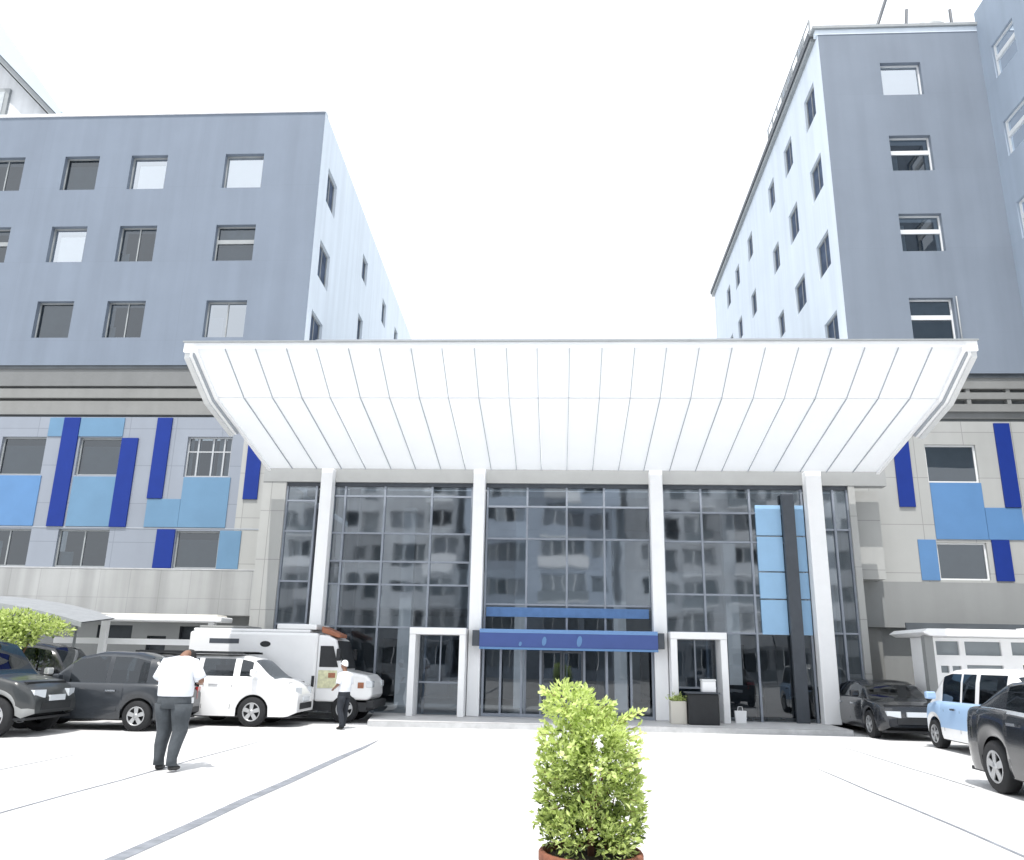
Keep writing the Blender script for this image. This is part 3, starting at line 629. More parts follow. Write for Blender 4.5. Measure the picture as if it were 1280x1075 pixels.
def wheel(parent, x, y, r, w, side):
    m = MB(); m.lathe([(r * .60, -w / 2), (r * .93, -w / 2), (r, -w / 2 + .03), (r, w / 2 - .03), (r * .93, w / 2), (r * .60, w / 2)], 'tyre', 28, ax='y')
    t = bpy.data.objects.new('wheel', None); C.objects.link(t); t.parent = parent; t.location = (x, y, r); t.empty_display_size = .1
    m.build('tyre', t)
    m = MB(); s = side; e = s * w / 2
    m.lathe([(r * .62, e), (r * .58, e * .9), (r * .55, e * .55), (r * .01, e * .5)], 'trim', 28, ax='y')
    m.lathe([(r * .64, e * .96), (r * .62, e * 1.03), (r * .56, e * 1.0), (r * .55, e * .8)], 'rim', 28, ax='y')
    for k in range(5):
        a = 2 * PI * k / 5 + .3; ca, sa = math.cos(a), math.sin(a)
        px, pz = -sa, ca; i0, o0 = r * .1, r * .58; w0, w1 = r * .11, r * .15
        q = [(ca * i0 + px * w0, sa * i0 + pz * w0), (ca * i0 - px * w0, sa * i0 - pz * w0), (ca * o0 - px * w1, sa * o0 - pz * w1), (ca * o0 + px * w1, sa * o0 + pz * w1)]
        m.prism([(p[0], p[1]) for p in q], 'y', e * .8, e * .98, 'rim')
    m.lathe([(r * .17, e * .9), (r * .15, e * 1.05), (.001, e * 1.08)], 'rim', 16, ax='y')
    m.build('rim', t)

def car(name, label, loc, rz, L, W, top, belt, glass_top, axles, rw_, paint, roof_paint=None, sill=.24, pillars=(), clad=None, glassx=None, bw=.86, handles=True, trimline=None, group=None, rails=False):
    """top: body height along x (rear to front); glass_top: roof line over the cabin"""
    t = thing(name, label, 'car', loc, rz, group)
    roof_paint = roof_paint or paint
    ra = rw_ + .055
    xs = set([-L / 2 + L * i / 46 for i in range(47)])
    for ax in axles:
        for i in range(17): xs.add(ax + ra * math.cos(PI * i / 16))
    for p in list(pillars): xs |= {p[0], p[1]}
    gx0, gx1 = glass_top[0][0], glass_top[-1][0]
    xs |= {gx0, gx1}
    xs = sorted(xs)
    xs = [x for i, x in enumerate(xs) if i == 0 or x - xs[i - 1] > .004]
    def hw(x):
        u = abs(x) / (L / 2); return W / 2 * (1 - .05 * u ** 2 - .22 * max(0, u - .84) ** 1.5 / .16 ** 1.5 * .75)
    def zlow(x):
        z = sill + (.10 * max(0, (abs(x) / (L / 2) - .9) / .1))
        for ax in axles:
            d = abs(x - ax)
            if d < ra - 1e-6: z = max(z, rw_ + math.sqrt(ra * ra - d * d))
        return z
    m = MB(); rowsn = 8
    secs = []
    for x in xs:
        zt = interp(top, x); zl = min(zlow(x), zt - .1); w = hw(x)
        fr = [(0, .955), (.12, .985), (.3, 1.0), (.55, 1.0), (.78, .985), (.93, .955), (.985, .91), (1.0, .86)]
        sec = [(x, w * f, zl + (zt - zl) * k) for k, f in fr] + [(x, w * .45, zt + .018), (x, 0, zt + .025)]
        secs.append(sec)
    nS = len(secs[0])
    for sgn in (1, -1):
        vs = [(p[0], p[1] * sgn, p[2]) for s in secs for p in s]; 
        for r in range(nS - 1):
            fs = []
            for i in range(len(secs) - 1):
                q = (i * nS + r, (i + 1) * nS + r, (i + 1) * nS + r + 1, i * nS + r + 1); fs.append(q if sgn > 0 else q[::-1])
            m.mesh(vs, fs, clad if (clad and r < 2) else paint, True)
        for i in (0, len(secs) - 1):
            s = secs[i]; m.face([(p[0], p[1] * sgn, p[2]) for p in s] + [(s[0][0], 0, s[0][2])], paint)
    # dark underside and wheel wells
    body = m.build('body', t, fix=True)
    m = MB(); m.box(-L / 2 + .25, L / 2 - .25, -W / 2 + .22, W / 2 - .22, sill + .02, belt - .12, 'trim'); m.box(-L / 2 + .12, L / 2 - .12, -W / 2 + .12, W / 2 - .12, sill - .03, sill + .019, 'trim'); m.build('underbody', t)
    # cabin
    gxs = [x for x in xs if gx0 <= x <= gx1]; roofmax = max(z for _, z in glass_top)
    roofp = MB(); glassp = {1: MB(), -1: MB()}; scr = MB(); rear = MB()
    sec2 = []
    for x in gxs:
        zr = interp(glass_top, x); zb = interp(top, x) - .012; wb = hw(x) * .895; h = max(0.0, (zr - zb)); hr = h / max(.01, roofmax - belt)
        wr = wb - (W / 2 * (1 - bw)) * min(1, hr)
        sec2.append([(x, wb, zb), (x, wb * .4 + wr * .6, zb + h * .62), (x, wr, zb + h * .86), (x, wr - .07, zb + h * .97), (x, wr * .5, zr + .015 * min(1, hr)), (x, 0, zr + .025 * min(1, hr))])
    for sgn in (1, -1):
        for i in range(len(gxs) - 1):
            a, b = sec2[i], sec2[i + 1]; xm = (gxs[i] + gxs[i + 1]) / 2; zr = interp(glass_top, xm)
            pil = any(p[0] <= xm <= p[1] for p in pillars); roofy = zr > roofmax - .10
            for r in range(5):
                q = [(p[0], p[1] * sgn, p[2]) for p in (a[r], b[r], b[r + 1], a[r + 1])]
                if sgn < 0: q = q[::-1]
                if r < 2:
                    if pil or (r == 1 and False) or not roofy and (xm > pillars[-1][0] or xm < pillars[0][1]): roofp.face(q, roof_paint, True)
                    else: glassp[sgn].face(q, 'carglass', True)
                elif r == 2 or roofy: roofp.face(q, roof_paint, True)
                else: (scr if xm > 0 else rear).face(q, 'carglass', True)
    roofp.build('roof', t, fix=True)
    for s in (1, -1): glassp[s].build('side_window', t, fix=True)
    scr.build('windscreen', t, fix=True); rear.build('rear_window', t, fix=True)
    # inside: dark seats
    m = MB(); m.box(gx0 + .4, gx1 - .7, -W / 2 + .25, W / 2 - .25, belt - .1, belt + .02, 'trim')
    for sx in (gx0 + (gx1 - gx0) * .35, gx0 + (gx1 - gx0) * .62):
        for sy in (-.36, .36): m.box(sx - .08, sx + .08, sy - .2, sy + .2, belt + .022, belt + .25, 'trim')
    m.build('seat', t)
    for ax in axles:
        for s in (1, -1): wheel(t, ax, s * (W / 2 - .125), rw_, .21, s)
    # lamps, bumper, mirrors, handles
    xf, xr = L / 2, -L / 2
    for s in (1, -1):
        zt = interp(top, xf - .25); m = MB(); yy = hw(xf - .12)
        m.prism([(xf - .34, yy * .985 * s), (xf - .06, yy * .90 * s), (xf - .0, yy * .52 * s), (xf - .2, yy * .5 * s)], 'z', zt - .24, zt - .09, 'lamp'); m.build('headlight', t)
        zt = interp(top, xr + .2); yy = hw(xr + .1); m = MB()
        m.prism([(xr + .24, yy * .99 * s), (xr + .03, yy * .92 * s), (xr - .006, yy * .6 * s), (xr + .12, yy * .6 * s)], 'z', zt - .36, zt - .1, 'red'); m.build('tail_light', t)
        xm = gx1 - .42; m = MB(); wy = hw(xm) * .97
        m.box(xm - .07, xm + .07, s * wy if s > 0 else s * (wy + .2), s * (wy + .2) if s > 0 else s * wy, belt + .02, belt + .17, paint); m.build('mirror', t, bevel=.03)
        if handles:
            for hx in (axles[0] + .62, axles[0] + 1.55):
                m = MB(); wy = hw(hx); m.box(hx - .11, hx + .11, s * (wy - .01) if s > 0 else s * (wy + .022), s * (wy + .022) if s > 0 else s * (wy - .01), belt - .17, belt - .135, 'chrome' if paint != 'p_white' else paint); m.build('door_handle', t)
        if trimline:
            m = MB()
            x0, x1 = trimline
            n = 14
            for i in range(n):
                xa, xb = x0 + (x1 - x0) * i / n, x0 + (x1 - x0) * (i + 1) / n
                ya, yb = hw(xa) * .93 + .004, hw(xb) * .93 + .004; za, zb = interp(top, xa), interp(top, xb)
                q = [(xa, s * ya, za - .035), (xb, s * yb, zb - .035), (xb, s * (yb - .05), zb + .02), (xa, s * (ya - .05), za + .02)]
                m.face(q if s > 0 else q[::-1], 'chrome', True)
            m.build('chrome_trim', t)
        if rails:
            m = MB(); m.tube([(gx0 + .5, s * (W / 2 * .72), roofmax + .0), (gx0 + .6, s * (W / 2 * .72), roofmax + .06), (gx1 - 1.1, s * W / 2 * .72, roofmax + .06), (gx1 - 1.0, s * W / 2 * .72, roofmax)], .018, 'trim', 8); m.build('roof_rail', t)
    zf = interp(top, xf - .02)
    m = MB(); m.box(xf - .03, xf + .012, -W * .28, W * .28, sill + .16, sill + .30, 'trim'); m.box(xf - .03, xf + .018, -.26, .26, sill + .32, sill + .43, 'cone' if False else 'lamp'); m.build('front_bumper', t)
    m = MB(); m.box(xr - .012, xr + .05, -W * .36, W * .36, sill + .1, sill + .22, 'trim'); m.box(xr - .018, xr + .03, -.26, .26, sill + .3, sill + .42, 'lamp'); m.build('rear_bumper', t)
    # door shut lines
    m = MB()
    for dx in (axles[0] + .45, axles[0] + 1.32, axles[1] - .52):
        for s in (1, -1):
            w = hw(dx) ; zt = interp(top, dx)
            q = [(dx - .006, s * (w * 1.0 + .002), sill + .16), (dx + .006, s * (w * 1.0 + .002), sill + .16), (dx + .006, s * (w * .985 + .002), sill + (zt - sill) * .78), (dx - .006, s * (w * .985 + .002), sill + (zt - sill) * .78)]
            m.face(q, 'trim')
    m.build('door_gap', t)
    return t

# dark SUV, nose to the right, left foreground
car('parked_suv', 'dark grey SUV with pale side cladding cut off by the left edge of the photo', (-12.45, 16.75, 0), 0, 4.7, 1.75,
    [(-2.35, .95), (-2.2, 1.16), (1.2, 1.16), (1.5, 1.12), (1.95, 1.04), (2.2, .92), (2.35, .70)], 1.14,
    [(-2.25, 1.14), (-1.95, 1.76), (-1.2, 1.87), (.45, 1.87), (.88, 1.76), (1.46, 1.11)], (-1.45, 1.62), .37, 'p_green', None, .34, ((-1.75, -1.55), (-.42, -.3), (.90, 1.02)), 'clad', rails=True)
# dark hatchback behind it, nose to the left
car('parked_hatchback', 'charcoal hatchback parked behind the SUV, half hidden by the man in the white shirt', (-10.2, 18.6, 0), PI, 4.0, 1.66,
    [(-2.0, .78), (-1.88, .98), (.4, .98), (.75, .96), (1.5, .88), (1.85, .78), (2.0, .58)], .97,
    [(-1.95, .96), (-1.5, 1.48), (-.9, 1.60), (-.2, 1.61), (.2, 1.53), (.95, .94)], (-1.25, 1.28), .31, 'p_dark', None, .24, ((-1.6, -1.35), (-.55, -.45), (.36, .5)))
# white car with black roof
car('parked_hatchback', 'white hatchback with a black roof glimpsed between the SUV and the charcoal car', (-13.15, 20.65, 0), 0, 4.0, 1.66,
    [(-2.0, .9), (-1.88, 1.06), (.4, 1.06), (.75, 1.02), (1.5, .92), (1.85, .8), (2.0, .6)], 1.05,
    [(-1.95, 1.04), (-1.6, 1.62), (-.9, 1.78), (.3, 1.78), (.75, 1.70), (1.35, 1.0)], (-1.25, 1.28), .31, 'p_white', 'p_black', .24, ((-1.5, -1.3), (-.5, -.4), (.6, .72)))
# white people carrier
pv = car('parked_van', 'white people carrier with a black roof rack parked in front of the ambulance', (-8.22, 20.35, 0), 0, 4.3, 1.64,
    [(-2.15, .98), (-2.08, 1.12), (.9, 1.12), (1.3, 1.09), (1.75, 1.03), (2.02, .92), (2.15, .70)], 1.11,
    [(-2.12, 1.10), (-2.02, 1.50), (-1.85, 1.58), (.65, 1.58), (.95, 1.52), (1.55, 1.08)], (-1.4, 1.12), .33, 'p_white', None, .23, ((-2.05, -1.86), (-1.30, -1.08), (-.30, -.18), (.58, .74)), handles=True)
m = MB()
for sy in (-.62, .62): m.box(-1.9, .75, sy - .04, sy + .04, 1.615, 1.665, 'trim')
for x in (-1.7, -1.0, -.3, .4): m.box(x - .05, x + .05, -.579, .579, 1.625, 1.655, 'trim')
m.box(-1.85, .7, -.56, .56, 1.657, 1.675, 'trim'); m.build('roof_rack', pv)

# ambulance: box body, cab and bonnet
amb = thing('ambulance', 'white ambulance minibus with an orange roof lamp and a sticker on its cab door', 'ambulance', (-7.1, 22.0, 0))
AW = .74
m = MB(); m.box(-2.45, .95, -AW, AW, .5, 2.18, 'p_white'); m.build('body', amb, bevel=.07)
m = MB(); m.box(-2.4, .7, -AW + .1, AW - .1, 2.182, 2.26, 'p_white'); m.box(-.2, .85, -AW + .12, AW - .12, 2.262, 2.40, 'p_white'); m.box(-2.3, -1.0, -AW + .2, AW - .2, 2.262, 2.33, 'band2'); m.build('roof_unit', amb, bevel=.03)
m = MB(); m.prism([(.952, .5), (1.62, .5), (1.62, 1.28), (1.42, 2.02), (1.2, 2.12), (.952, 2.14)], 'y', -AW + .02, AW - .02, 'p_white'); m.build('cab', amb, bevel=.05)
m = MB(); m.prism([(1.622, .55), (2.35, .55), (2.42, .68), (2.40, 1.02), (2.25, 1.16), (1.622, 1.27)], 'y', -AW + .05, AW - .05, 'p_white'); m.build('bonnet', amb, bevel=.07)
m = MB(); m.prism([(1.635, 1.31), (1.655, 1.31), (1.455, 2.0), (1.435, 2.0)], 'y', -AW + .12, AW - .12, 'trim'); m.build('windscreen', amb)
for s in (-1, 1):
    y0, y1 = (-AW + .005, -AW + .019) if s < 0 else (AW - .019, AW - .005)
    m = MB(); m.prism([(1.03, 1.34), (1.52, 1.34), (1.36, 1.86), (1.03, 1.86)], 'y', y0, y1, 'trim'); m.build('cab_window', amb)
    yb0, yb1 = (-AW - .006, -AW + .0) if s < 0 else (AW, AW + .006)
    m = MB(); m.box(-1.9, -1.12, yb0, yb1, 1.88, 2.0, 'alud'); m.prism([(-.42 + .14 * math.cos(a), 1.88 + .075 * math.sin(a)) for a in [2 * PI * i / 16 for i in range(16)]], 'y', yb0, yb1, 'trim'); m.build('vent', amb)
    m = MB(); m.box(1.02, 1.50, y0, y1 - .001, .83, 1.26, 'yellow'); m.build('sticker', amb)
    m = MB(); m.box(1.28, 1.46, y0 - .004 * (s < 0), y1 + .004 * (s > 0), 1.08, 1.2, 'orange'); m.build('sticker', amb)
    m = MB(); m.box(.86, .93, yb0 - .01 * (s < 0), yb1 + .01 * (s > 0), .85, 1.12, 'trim'); m.build('door_handle', amb)
    m = MB(); m.box(1.50, 1.60, s * (AW + .02) if s > 0 else -AW - .2, AW + .2 if s > 0 else -AW - .02, 1.5, 1.8, 'trim'); m.build('mirror', amb, bevel=.03)
    m = MB(); m.box(2.26, 2.425, s * (AW - .3) if s > 0 else -AW + .03, AW - .03 if s > 0 else -(AW - .3), .86, 1.02, 'lamp'); m.build('headlight', amb, bevel=.02)
    m = MB(); m.box(2.05, 2.2, s * (AW - .06) if s > 0 else -AW + .035, AW - .035 if s > 0 else -AW + .06, .84, .98, 'orange'); m.build('indicator', amb)
m = MB(); m.prism([(.98, 2.36), (1.50, 2.15), (1.48, 2.06), (1.2, 2.13), (.98, 2.20)], 'y', -.6, .1, 'orange'); m.build('roof_lamp', amb, bevel=.03)
m = MB(); m.box(-2.4, 2.3, -AW + .06, AW - .06, .28, .498, 'trim'); m.build('underbody', amb)
m = MB(); m.box(2.3, 2.5, -AW, AW, .36, .55, 'trim'); m.build('front_bumper', amb, bevel=.03)
for ax in (-1.5, 1.75):
    for s in (1, -1): wheel(amb, ax, s * (AW - .1), .34, .2, s)

# black sedan, right foreground: rear away from us, side in view
car('parked_sedan', 'black sedan with a chrome window strip cut off by the right edge of the photo', (6.87, 11.08, 0), -PI / 2, 4.5, 1.78,
    [(-2.25, .84), (-2.16, 1.02), (-1.9, 1.10), (-1.3, 1.10), (.5, 1.04), (.9, 1.0), (1.6, .92), (2.0, .80), (2.25, .56)], 1.08,
    [(-1.75, 1.09), (-1.0, 1.46), (-.4, 1.52), (.1, 1.50), (.45, 1.40), (1.15, .98)], (-1.25, 1.38), .34, 'p_black', None, .24, ((-1.12, -.92), (-.2, -.1), (.62, .75)), trimline=(-1.6, .85))
# pale blue van, nose away
car('parked_van', 'pale blue van with a white roof parked beside the white booth', (8.72, 17.3, 0), PI / 2, 3.9, 1.6,
    [(-1.95, .85), (-1.88, .98), (.8, .97), (1.2, .96), (1.6, .90), (1.8, .80), (1.95, .62)], .97,
    [(-1.92, .97), (-1.75, 1.48), (-1.5, 1.60), (.6, 1.60), (.95, 1.54), (1.6, .93)], (-1.2, 1.35), .29, 'p_blue', 'p_white', .22, ((-1.8, -1.5), (-.55, -.4), (.12, .2), (1.0, 1.12)), 'p_white')
# black saloon facing the camera beside the right column
car('parked_sedan', 'black sedan facing the forecourt between the right white column and the pale blue van', (8.22, 22.1, 0), -PI / 2, 4.1, 1.72,
    [(-2.05, .76), (-1.9, .88), (-1.2, .90), (.45, .90), (.85, .88), (1.5, .82), (1.85, .72), (2.05, .48)], .89,
    [(-1.65, .89), (-1.0, 1.22), (-.4, 1.29), (.1, 1.28), (.45, 1.21), (1.1, .86)], (-1.28, 1.25), .31, 'p_black', None, .2, ((-1.2, -1.0), (-.25, -.15), (.6, .72)))

# ------------------------------------------------------------------ seats in the lobby, behind the right bay
def sofa(label, x, y, w):
    t = thing('lobby_sofa', label, 'sofa', (x, y, .134), 0, 'dark sofas behind the right glass bay')
    m = MB(); m.box(-w / 2, w / 2, -.4, .35, .08, .42, 'trim'); m.build('seat', t, bevel=.04)
    m = MB(); m.box(-w / 2, w / 2, -.55, -.402, .08, .92, 'trim'); m.build('backrest', t, bevel=.05)
    for s_ in (-1, 1):
        m = MB(); m.box(s_ * w / 2 - .07 + s_ * .075, s_ * w / 2 + .07 + s_ * .075, -.5, .35, .08, .62, 'trim'); m.build('armrest', t, bevel=.03)
    for a, b in ((-1, -1), (1, -1), (-1, 1), (1, 1)):
        m = MB(); m.tube([(a * (w / 2 - .08), b * .28 - .05, 0), (a * (w / 2 - .08), b * .28 - .05, .08)], .025, 'alu', 8); m.build('leg', t)
    return t
sofa('dark lobby sofa behind the glass nearest the right white portal', 4.95, 24.15, .95)
sofa('dark lobby sofa behind the glass next to the dark post', 6.0, 24.25, .7)
sofa('dark lobby sofa behind the glass between the dark post and the right column', 7.0, 24.2, .7)
t = thing('shopping_bag', 'small white bag on the pavement beside the glass right of the black desk', 'bag', (4.78, 22.75, .134))
m = MB(); m.prism([(-.13, 0), (.13, 0), (.15, .30), (-.15, .30)], 'y', -.06, .06, 'white'); m.build('bag_body', t)
m = MB(); m.tube([(-.07, 0, .295), (-.05, 0, .40), (.05, 0, .40), (.07, 0, .295)], .008, 'white', 6); m.build('handle', t)

# planter box and guard desk by the right portal
t = thing('planter_box', 'small cream planter box with greenery beside the right white portal', 'planter', (3.05, 21.95, .134))
m = MB(); m.box(-.2, .2, -.2, .2, 0, .55, 'cone'); m.build('box', t, bevel=.02)
m = MB()
for i in range(160):
    p = Vector((random.gauss(0, .1), random.gauss(0, .1), .56 + abs(random.gauss(0, .07)))); d = Vector((random.uniform(-1, 1), random.uniform(-1, 1), random.uniform(-.2, 1))).normalized() * .06; e = d.orthogonal().normalized() * .02
    m.face([p - d, p + e, p + d, p - e], random.choice(['leaf_a', 'leaf_b']))
m.build('plant', t)
t = thing('reception_desk', 'black guard desk standing in front of the right white portal', 'desk', (3.65, 21.85, .134))
m = MB(); m.box(-.38, .38, -.25, .25, 0, .74, 'trim'); m.build('desk_body', t, bevel=.02)
m = MB(); m.box(-.42, .42, -.29, .29, .742, .78, 'alud'); m.build('desk_top', t, bevel=.01)
t = thing('storage_box', 'white box standing on the black guard desk', 'box', (3.82, 21.85, .134 + .782))
m = MB(); m.box(-.17, .17, -.15, .15, 0, .26, 'white'); m.build('box', t, bevel=.015)
m = MB(); m.box(-.18, .18, -.16, .16, .262, .31, 'framew'); m.build('lid', t, bevel=.01)

# ------------------------------------------------------------------ shelters and booth
t = thing('car_shelter', 'long pale roof beam on white posts in front of the left concrete wall', 'shelter', (-11.8, 23.3, 0))
m = MB(); m.box(-2.6, 2.45, -.6, .25, 2.46, 2.60, 'white'); m.box(-2.5, 2.3, -.5, .2, 2.602, 2.66, 'cone'); m.build('roof', t, bevel=.03)
for x in (-1.05, 2.05): m = MB(); m.box(x - .09, x + .09, -.3, -.12, 0, 2.458, 'white'); m.build('post', t, bevel=.015)
m = MB(); m.box(-2.5, 2.3, -.22, -.14, 1.82, 1.98, 'white'); m.build('rail', t)
t = thing('security_booth', 'white booth with a flat overhanging roof and square windows at the right edge', 'booth', (11.3, 22.4, 0))
ws = [(.35, .92, 1.93, 2.27), (1.06, 1.95, 1.93, 2.27), (.42, .62, 1.50, 1.67), (.70, .92, 1.50, 1.67), (1.06, 1.95, 1.50, 1.70), (2.2, 2.95, 1.95, 2.27), (2.42, 3.2, .1, 1.72)]
m = MB(); wall(m, (-2.1, -.6), (1, 0), (0, -1), 4.4, 0, 2.36, ws, 'white', .08); m.box(-2.1, 2.3, -.45, .05, 0, 2.36, 'white')
m.face([(-2.1, -.6, 0), (-2.1, -.45, 0), (-2.1, -.45, 2.36), (-2.1, -.6, 2.36)], 'white')
wl = m.build('wall', t)
for i, w in enumerate(ws):
    a0, a1, b0, b1 = w; m = MB(); m.box(-2.1 + a0, -2.1 + a1, -.53, -.50, b0, b1, 'blind_g' if i < 2 or i == 5 else 'blind_g' if i < 5 else 'room'); m.build('door' if i == 6 else 'window', t)
m = MB(); m.prism([(-2.42, 2.45), (-2.25, 2.37), (2.6, 2.37), (2.6, 2.54), (-2.28, 2.54)], 'y', -1.5, .6, 'white'); m.box(.7, 1.05, -1.45, 1.0, 2.542, 2.64, 'white'); m.build('roof', t, bevel=.015)
for x in (-2.2,): m = MB(); m.box(x - .13, x + .07, -1.35, -1.15, 0, 2.368, 'greyband'); m.build('post', t)
m = MB(); m.box(-2.1, 2.5, .2, .26, 2.542, 2.75, 'dark'); m.build('gutter', t)

# pale fabric awning and shrub at left
t = thing('fabric_awning', 'curved pale fabric awning above the shrub at the left edge', 'awning', (-14.6, 22.0, 0))
m = MB(); n = 14
pr = [(-2.2 + 4.4 * i / n, 2.98 - .02 * i / n - .55 * (i / n) ** 2.2 + .0) for i in range(n + 1)]
for (x0, z0), (x1, z1) in zip(pr, pr[1:]):
    for e, mm in ((0, 'fabric'), (.03, 'fabric')): m.face([(x0, -.9, z0 + e - .1), (x1, -.9, z1 + e - .1), (x1, .9, z1 + e + .1), (x0, .9, z0 + e + .1)], mm, True)
    m.face([(x0, -.9, z0 - .2), (x1, -.9, z1 - .2), (x1, -.9, z1 - .07), (x0, -.9, z0 - .07)], 'frame', True)
m.build('canopy_sheet', t)
for x in (-1.9, 1.2): m = MB(); m.tube([(x, .6, 0), (x, .6, 2.7)], .04, 'frame', 10); m.build('post', t)

def foliage(name, parent, blobs, n, size, mix, seed, thin=.55, extra=None, clump=0):
    r = random.Random(seed); m = extra or MB(); tot = sum(b[3] * b[4] * b[5] for b in blobs)
    for bx, by, bz, rx, ry, rz, w in blobs:
        c = int(n * rx * ry * rz / tot * 1.0)
        for _ in range(c):
            while True:
                u = Vector((r.uniform(-1, 1), r.uniform(-1, 1), r.uniform(-1, 1)))
                if u.length < 1 and r.random() < .25 + .75 * u.length: break
            p = Vector((bx + u.x * rx, by + u.y * ry, bz + u.z * rz))
            if clump and noise.noise(p * clump) < -.2 + .1 * r.random(): continue
            d = (u * .8 + Vector((r.uniform(-1, 1), r.uniform(-1, 1), r.uniform(-.3, 1)))).normalized()
            l = size * r.uniform(.6, 1.35); s = d.cross(Vector((r.uniform(-1, 1), r.uniform(-1, 1), r.uniform(-1, 1)))).normalized() * l * thin * .5
            q = d.cross(s).normalized() * l * .12
            k = r.choices(['leaf_a', 'leaf_b', 'leaf_c'], w or mix)[0]
            m.face([p, p + d * l * .5 + s + q, p + d * l, p + d * l * .5 - s + q], k)
    return m.build(name, parent)
t = thing('shrub', 'light green leafy shrub behind the roof of the SUV at the left edge', 'shrub', (-12.75, 19.2, 0))
foliage('foliage', t, [(-1.0, 0, 2.2, .8, .5, .34, None), (-.2, .1, 2.25, .7, .5, .30, None), (.5, 0, 2.18, .55, .4, .22, None), (.9, 0, 2.1, .4, .3, .16, None), (-.4, .1, 1.95, .9, .45, .25, (2, 3, 1.5)), (-1.7, 0, 2.2, .6, .5, .3, None), (-.6, -.2, 1.85, 1.2, .4, .25, (3, 3, 1))], 5200, .10, (7, 3, .5), 11)
m = MB()
for x, dx in ((-.3, -.9), (-.2, .5), (-.25, -.1)): m.tube([(x, 0, 0), (x + dx * .4, 0, 1.1), (x + dx, .05, 2.0)], [.05, .035, .012], 'bark', 8)
m.build('trunk', t)

# ------------------------------------------------------------------ potted bush, foreground
t = thing('potted_bush', 'bright lime green leafy bush in a terracotta pot in the middle foreground', 'potted plant', (.235, 6.25, 0))
m = MB(); m.lathe([(.01, .0), (.26, 0), (.285, .05), (.325, .28), (.325, .285), (.358, .29), (.364, .31), (.364, .36), (.352, .375), (.33, .375), (.325, .31)], 'terracotta', 48); m.build('pot', t)
m = MB(); m.lathe([(.327, .325), (.2, .335), (.1, .345), (.005, .35)], 'soil', 32); m.build('soil', t)
m = MB()
m.tube([(.0, -.03, .33), (.0, -.06, .52), (-.012, -.08, .64)], [.026, .023, .02], 'bark', 8)
for e, r0 in [((-.1, -.05, .78), .014), ((.05, -.1, .80), .014), ((.02, 0, 1.1), .012), ((-.14, 0, 1.2), .009), ((.2, .05, 1.15), .009), ((.2, -.02, .85), .009)]:
    m.tube([(-.012, -.08, .62), ((e[0] - .012) * .5, e[1] * .5 - .03, .62 + (e[2] - .62) * .45), e], [.016, r0, .004], 'bark', 6)
for a in range(7):
    an = .3 + a * .42; m.tube([(.1 * math.cos(an), .1 * math.sin(an), .33), (.17 * math.cos(an + .3), .17 * math.sin(an), .6), (.24 * math.cos(an), .24 * math.sin(an), .9)], [.008, .006, .003], 'bark', 5)
m.build('stem', t)
up = (9, 2, .2); md = (4, 4, .8); lo = (1.3, 3.6, 2.2)  # leaf mixes by height: light from above painted on top, shade below
spr = MB(); r = random.Random(9)
def sprig(b, d, ln, n, lm):
    spr.tube([b, b + d * ln], [.003, .0015], 'bark', 4)
    for j in range(n):
        p = b + d * ln * (j + 1) / n; e = (d + Vector((r.uniform(-1, 1), r.uniform(-1, 1), r.uniform(-1, 1)))).normalized() * .05; q = e.orthogonal().normalized() * .014
        spr.face([p, p + e * .5 + q, p + e, p + e * .5 - q], lm)
for i in range(110):
    an = r.uniform(0, 2 * PI); z = r.uniform(.5, 1.4); rr_ = .29 if z < 1.2 else .17
    b = Vector((rr_ * math.cos(an) * .95 + (-.1 if z > 1.2 else 0), rr_ * math.sin(an) * .8, z)); d = Vector((math.cos(an) * .8, math.sin(an) * .8, r.uniform(-.1, .8))).normalized()
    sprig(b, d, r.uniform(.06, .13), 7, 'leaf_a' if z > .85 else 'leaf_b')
for k in range(5): sprig(Vector((.12 + .02 * k, -.05, 1.16 + .01 * k)), Vector((.75, -.1, .62 - .05 * k)).normalized(), .2, 12, 'leaf_a')
for k in range(4): sprig(Vector((-.2, -.05 + .03 * k, 1.38)), Vector((-.8, 0, .18)).normalized(), .14, 10, 'leaf_a')
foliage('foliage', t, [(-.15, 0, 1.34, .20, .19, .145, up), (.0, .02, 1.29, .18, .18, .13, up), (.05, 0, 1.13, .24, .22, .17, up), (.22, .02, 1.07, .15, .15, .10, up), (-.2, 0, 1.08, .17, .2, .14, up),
    (-.17, 0, .93, .21, .24, .15, md), (.08, 0, .93, .23, .24, .17, md), (.22, 0, .78, .17, .20, .14, md), (-.23, .02, .76, .16, .20, .15, md), (.0, .07, .76, .25, .22, .18, lo),
    (.26, .02, .62, .14, .18, .14, md), (-.2, .05, .55, .16, .20, .13, lo), (.2, .04, .52, .17, .22, .11, lo), (0.0, .14, .52, .2, .18, .14, lo), (-.09, -.19, .50, .10, .08, .11, md), (.1, -.17, .47, .07, .07, .09, md), (-.26, -.02, .50, .09, .14, .13, lo), (.26, -.02, .48, .09, .14, .12, lo), (-.12, -.2, .50, .16, .09, .14, md), (.13, -.2, .46, .15, .08, .11, md), (.0, -.12, .62, .2, .12, .14, md), (.02, .03, 1.12, .14, .16, .14, up), (-.16, .1, .45, .18, .18, .09, (0, 1, 5)), (.16, .1, .45, .18, .18, .09, (0, 1, 5))], 15500, .048, md, 5, thin=.42, extra=spr, clump=8.5)

